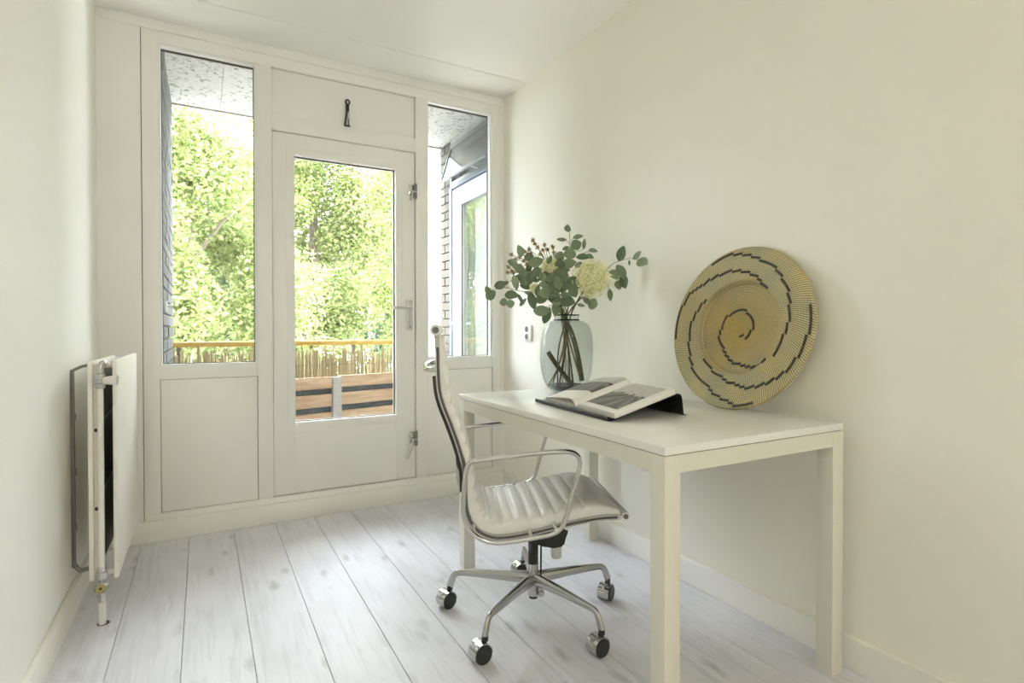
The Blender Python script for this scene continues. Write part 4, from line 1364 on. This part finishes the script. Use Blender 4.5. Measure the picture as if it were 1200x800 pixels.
# brown seed heads
labs = ['largest sprig of brown seed heads standing behind the leaves', 'smallest sprig of brown seed heads close beside the top sprig', 'sprig of brown seed heads leaning to the window', 'sprig of brown seed heads lowest on the window side']
for i, g in enumerate(FL['heads']):
    org = NECK+Vector((-0.02+0.012*i, 0.015, 0))
    j = Vector(g['joint'])
    foot = Vector((V0.x+0.03-0.02*i, V0.y+0.02, V0.z+0.022))
    sp_ = prop(empty('seed_head_sprig', org), labs[i], 'dried flower', 'seed head sprigs in the vase')
    bm = BM()
    tube(bm, [p-org for p in cr([foot, org, org.lerp(j, 0.5)+Vector((0, 0, 0.01)), j], 4)], 0.0020, 6)
    for hpos in g['heads']:
        hp = Vector(hpos)
        tube(bm, [p-org for p in cr([j, j.lerp(hp, 0.5)+Vector((0, 0, 0.008)), hp], 3)], 0.0013, 5)
    obj('stem', bm, TWIG, sp_)
    for q, hpos in enumerate(g['heads']):
        hp = Vector(hpos)
        rg = random.Random(q+i*17)
        bm = BM()
        bmesh.ops.create_icosphere(bm, subdivisions=1, radius=0.0085)
        for k in range(26):
            d = Vector((rg.gauss(0, 1), rg.gauss(0, 1), rg.gauss(0, 1))).normalized()
            u = d.orthogonal().normalized()*0.0018
            v = d.cross(u)
            tip = d*rg.uniform(0.014, 0.021)
            a = [bm.verts.new(x) for x in (u, u*-0.5+v*0.9, u*-0.5-v*0.9)]
            t_ = bm.verts.new(tip)
            for z in range(3): bm.faces.new((a[z], a[(z+1) % 3], t_))
        obj('seed_head', bm, SEEDM, sp_, smooth=0, loc=hp-org)

# ================================================================ BOOK STAND + BOOK
fr_ = Vector((1.064, 1.315, 0.7402))
uu = Vector((0.0918, 0.9958, 0)).normalized()      # along the lip, towards the window
ang_b = math.atan2(uu.y, uu.x)-PI/2
bs = prop(empty('book_stand', fr_, ang_b), 'black folded metal book stand on the white desk', 'stand')
# local: x = away from the sitter (up the slope), y = along the lip
SL = math.radians(15.5)
cs_, sn_ = math.cos(SL), math.sin(SL)
prof = [(-0.004, 0.014), (-0.006, 0.010), (-0.004, 0.003), (0.004, 0.002)]
prof += [(0.020+t*cs_*0.232, 0.004+t*sn_*0.232+0.002) for t in (0, 0.5, 1.0)]
prof += [(0.258, 0.0695), (0.269, 0.0680), (0.2755, 0.058), (0.279, 0.035), (0.284, 0.004), (0.296, 0.0015)]
pc = cr([(x, 0, z) for x, z in prof], 4)
bm = strip(BM(), [(p.x, p.z) for p in pc], 0.0, 0.490, -0.0011, 0.0011)
obj('stand_sheet', bm, BLACKMETAL, bs, smooth=60)
bm = BM()
for y in (0.03, 0.46):
    box(bm, 0.282, 0.296, y-0.012, y+0.012, 0.0, 0.0012)
obj('rubber_foot', bm, PAPER, bs)

bk = prop(empty('open_book', fr_+Vector((0, 0, 0.006)), ang_b), 'open hardback book with black and white landscape photographs, on the black stand', 'book')
rotm = (0, -SL, 0)
# book local frame: x up the slope, y along the lip, z out of the stand; the inner empty is avoided by rotating each part


def bookpart(name, bm, m, parent=bk, smooth=50):
    bmesh.ops.rotate(bm, verts=bm.verts[:], cent=(0, 0, 0), matrix=Matrix.Rotation(-SL, 3, 'Y'))
    bmesh.ops.translate(bm, verts=bm.verts[:], vec=(0.004, 0, 0))
    return obj(name, bm, m, parent, smooth)


Y0_, YS, Y1_ = -0.020, 0.205, 0.430     # near edge, spine, far edge
X0_, X1_ = 0.006, 0.240


def hgt(y):
    """top surface of the open pages"""
    if y <= YS:
        t = (YS-y)/(YS-Y0_)
    else:
        t = (y-YS)/(Y1_-YS)
    t = min(max(t, 0.0), 1.0)
    rise = 0.042 if y > YS else 0.026
    edge = 0.006 if y > YS else 0.010
    up_ = 1-math.exp(-t*16)
    return 0.010+(rise-0.010)*up_*(1-t)**0.8+(edge-0.0)*t*up_


bookpart('cover', box(BM(), X0_-0.003, X1_+0.003, Y0_-0.003, Y1_+0.003, 0.001, 0.0035, 0.0008, 1), BLACKMETAL)


def pageblock(ya, yb):
    bm = BM()
    n = 26
    top, bot = [], []
    for i in range(n+1):
        y = ya+(yb-ya)*i/n
        h = hgt(y)
        lo = 0.0036
        top.append([bm.verts.new((x, y, h)) for x in (X0_, X1_)])
        bot.append([bm.verts.new((x, y, lo)) for x in (X0_, X1_)])
    for i in range(n):
        bm.faces.new((top[i][0], top[i][1], top[i+1][1], top[i+1][0]))
        bm.faces.new((bot[i][0], bot[i+1][0], bot[i+1][1], bot[i][1]))
        bm.faces.new((top[i][0], top[i+1][0], bot[i+1][0], bot[i][0]))
        bm.faces.new((top[i][1], bot[i][1], bot[i+1][1], top[i+1][1]))
    bm.faces.new((top[0][0], bot[0][0], bot[0][1], top[0][1]))
    bm.faces.new((top[n][0], top[n][1], bot[n][1], bot[n][0]))
    return bm


pr_ = bookpart('page_block', pageblock(Y0_, YS), PAPER)
# the far half is a loose sheaf: a thin arched sheet over a thinner block, with a dark gap between
bm = BM()
n = 26
rw = []
for i in range(n+1):
    y = YS+(Y1_-YS)*i/n
    h = hgt(y)
    t = i/n
    gap = 0.0014+0.0022*t
    rw.append([bm.verts.new(p) for p in ((X0_, y, h), (X1_, y, h), (X1_, y, h-gap), (X0_, y, h-gap))])
for i in range(n):
    for k in range(4):
        bm.faces.new((rw[i][k], rw[i][(k+1) % 4], rw[i+1][(k+1) % 4], rw[i+1][k]))
bm.faces.new(rw[0]); bm.faces.new(rw[-1][::-1])
pl_ = bookpart('raised_pages', bm, PAPER)
bm = BM()
rw = []
for i in range(n+1):
    y = YS+(Y1_-YS)*i/n
    t = i/n
    h = 0.0036+(hgt(y)-0.0036)*(0.34+0.5*t**2)
    rw.append([bm.verts.new(p) for p in ((X0_+0.002, y, h), (X1_, y, h), (X1_, y, 0.0036), (X0_+0.002, y, 0.0036))])
for i in range(n):
    for k in range(4):
        bm.faces.new((rw[i][k], rw[i][(k+1) % 4], rw[i+1][(k+1) % 4], rw[i+1][k]))
bm.faces.new(rw[0]); bm.faces.new(rw[-1][::-1])
bookpart('page_block', bm, PAPER)


def photo(ya, yb, xa, xb, m, parent, name='photograph'):
    bm = BM()
    uvl = bm.loops.layers.uv.new('UVMap')
    n = 22
    g = []
    for i in range(n+1):
        y = ya+(yb-ya)*i/n
        g.append([bm.verts.new((x, y, hgt(y)+0.0004)) for x in (xa, xb)])
    for i in range(n):
        f = bm.faces.new((g[i][0], g[i][1], g[i+1][1], g[i+1][0]))
        for lp_, (a, b_) in zip(f.loops, ((i, 0), (i, 1), (i+1, 1), (i+1, 0))):
            lp_[uvl].uv = (1-a/n, b_)
    o = bookpart(name, bm, m, parent)
    return o


photo(0.000, 0.192, 0.030, 0.228, photomat('photo_field', 1.3, 0.55), pr_)
photo(0.222, 0.428, 0.085, 0.238, photomat('photo_hedge', 4.1, 0.62), pl_)

# ================================================================ WOVEN PLATE leaning on the wall
lean = math.asin((1.690-1.585)/0.572)
BC = Vector((1.6375, 1.327, 1.0245))
# local: x = towards the camera's right (-Y), y = up the plate, z = out of its face
nz = Vector((-math.cos(lean), 0, math.sin(lean)))
ny = Vector((math.sin(lean), 0, math.cos(lean)))
nx_ = ny.cross(nz)
MB_ = Matrix(((nx_.x, ny.x, nz.x, BC.x), (nx_.y, ny.y, nz.y, BC.y), (nx_.z, ny.z, nz.z, BC.z), (0, 0, 0, 1)))
bp_ = prop(empty('woven_plate'), 'large round woven seagrass plate with dark spiral dashes, leaning on the right wall', 'plate')
bp_.matrix_world = MB_
RW, RO, WD = 0.166, 0.2885, -0.022


def zface(r):
    if r < RW-0.007: return WD
    if r < RW+0.004: return WD*(1-(r-(RW-0.007))/0.011)
    return 0.0


prof = []
nr = 34
PITCH = 0.0088
r = 0.0005
while r < RO-0.004:
    prof.append((r, zface(r)+0.0009*abs(math.sin(PI*r/PITCH))))
    r += PITCH/5
prof += [(RO-0.003, 0.0006), (RO+0.001, -0.003), (RO+0.002, -0.009), (RO-0.002, -0.0135), (RO-0.012, -0.0145), (RW+0.01, -0.0155), (RW, -0.033), (0.001, -0.034)]
obj('woven_disc', lathe(BM(), prof, 96, cap0=False, cap1=False), BASKET, bp_, smooth=40)
spirals = [[(0.029, -80.0), (0.046, -42.0), (0.053, -6.0), (0.06, 23.0), (0.06, 64.0), (0.064, 94.0), (0.069, 133.0), (0.075, 168.0), (0.087, -159.0), (0.097, -130.0), (0.115, -104.0), (0.136, -79.0), (0.156, -60.0), (0.168, -46.0), (0.174, -38.0)], [(0.184, -31.0), (0.191, -21.0), (0.194, -6.0), (0.201, 5.0), (0.209, 15.0), (0.218, 30.0), (0.227, 43.0), (0.236, 55.0), (0.241, 64.0), (0.25, 77.0), (0.263, 89.0), (0.273, 100.0), (0.284, 110.0), (0.298, 121.0)], [(0.168, -136.0), (0.171, -127.0), (0.179, -109.0), (0.191, -94.0), (0.208, -80.0), (0.224, -68.0), (0.232, -57.0), (0.245, -44.0), (0.256, -34.0), (0.265, -21.0), (0.269, -11.0), (0.278, -1.0), (0.282, 8.0), (0.288, 15.0)], [(0.175, 50.0), (0.176, 60.0), (0.19, 76.0), (0.204, 94.0), (0.212, 105.0), (0.221, 119.0), (0.233, 133.0), (0.253, 145.0), (0.268, 154.0), (0.276, 167.0), (0.279, 177.0), (0.293, -170.0)], [(0.182, 144.0), (0.19, 158.0), (0.203, 174.0), (0.209, -173.0), (0.219, -151.0), (0.228, -139.0), (0.233, -128.0), (0.232, -117.0), (0.245, -105.0), (0.255, -96.0), (0.269, -86.0), (0.277, -78.0), (0.29, -67.0)]]
nd = 0
for s in spirals:
    pts = []
    ths = []
    for rr_, th in s:
        if ths:
            while th < ths[-1]-200: th += 360
            while th > ths[-1]+200: th -= 360
        ths.append(th)
        pts.append((min(rr_, 0.2765)*math.cos(math.radians(th)), min(rr_, 0.2765)*math.sin(math.radians(th))))
    cv = cr([(a, b_, 0) for a, b_ in pts], 8)
    L = [0.0]
    for i in range(1, len(cv)): L.append(L[-1]+(cv[i]-cv[i-1]).length)
    step = 0.0195
    n = max(1, int(L[-1]/step))
    step = L[-1]/n

    def at(d):
        k = 0
        while k < len(L)-2 and L[k+1] < d: k += 1
        t = (d-L[k])/max(1e-6, L[k+1]-L[k])
        return cv[k].lerp(cv[k+1], t)
    for q in range(n):
        mid = at((q+0.5)*step)
        # every strand lies along its own coil, so the run of strands climbs in steps
        rq = round(math.hypot(mid.x, mid.y)/PITCH-0.5)*PITCH+PITCH*0.5
        rq = max(rq, PITCH*0.7)
        am_ = math.atan2(mid.y, mid.x)
        da = step*0.49/rq
        bm = BM()
        m_ = 5
        rings = []
        for i in range(m_+1):
            a = am_-da+2*da*i/m_
            z0 = zface(rq)+0.0006
            rings.append([bm.verts.new((rad_*math.cos(a), rad_*math.sin(a), z0+zz)) for rad_, zz in ((rq-0.0043, 0), (rq-0.0034, 0.0020), (rq+0.0034, 0.0020), (rq+0.0043, 0))])
        for i in range(m_):
            for k in range(3):
                bm.faces.new((rings[i][k], rings[i][k+1], rings[i+1][k+1], rings[i+1][k]))
        bm.faces.new(rings[0]); bm.faces.new(rings[-1][::-1])
        obj('dark_strand', bm, DASH, bp_, smooth=0)
        nd += 1

# ================================================================ globe lamp added unseen behind the camera as indoor fill light
LAMP_W = 12.5
lm = prop(empty('added_fill_lamp', (0.866, -1.75, ZC)), 'white globe lamp added unseen behind the camera as fill light', 'lamp')
obj('ceiling_cup', lathe(BM(), [(0.03, -0.05), (0.05, -0.03), (0.055, 0.0)], 28), WHITEFRAME, lm)
obj('cord', lathe(BM(), [(0.003, -0.36), (0.003, -0.04)], 8), WHITEFRAME, lm)
dm = bpy.data.materials.new('fill_lamp_glow')
dm.use_nodes = True
nt = dm.node_tree
nt.nodes.clear()
em = nt.nodes.new('ShaderNodeEmission')
em.inputs['Color'].default_value = (1.0, 0.96, 0.88, 1)
em.inputs['Strength'].default_value = LAMP_W
ou = nt.nodes.new('ShaderNodeOutputMaterial')
nt.links.new(em.outputs[0], ou.inputs['Surface'])
bm = BM()
bmesh.ops.create_icosphere(bm, subdivisions=3, radius=0.15, matrix=Matrix.Translation((0, 0, -0.50)))
obj('globe', bm, dm, lm)
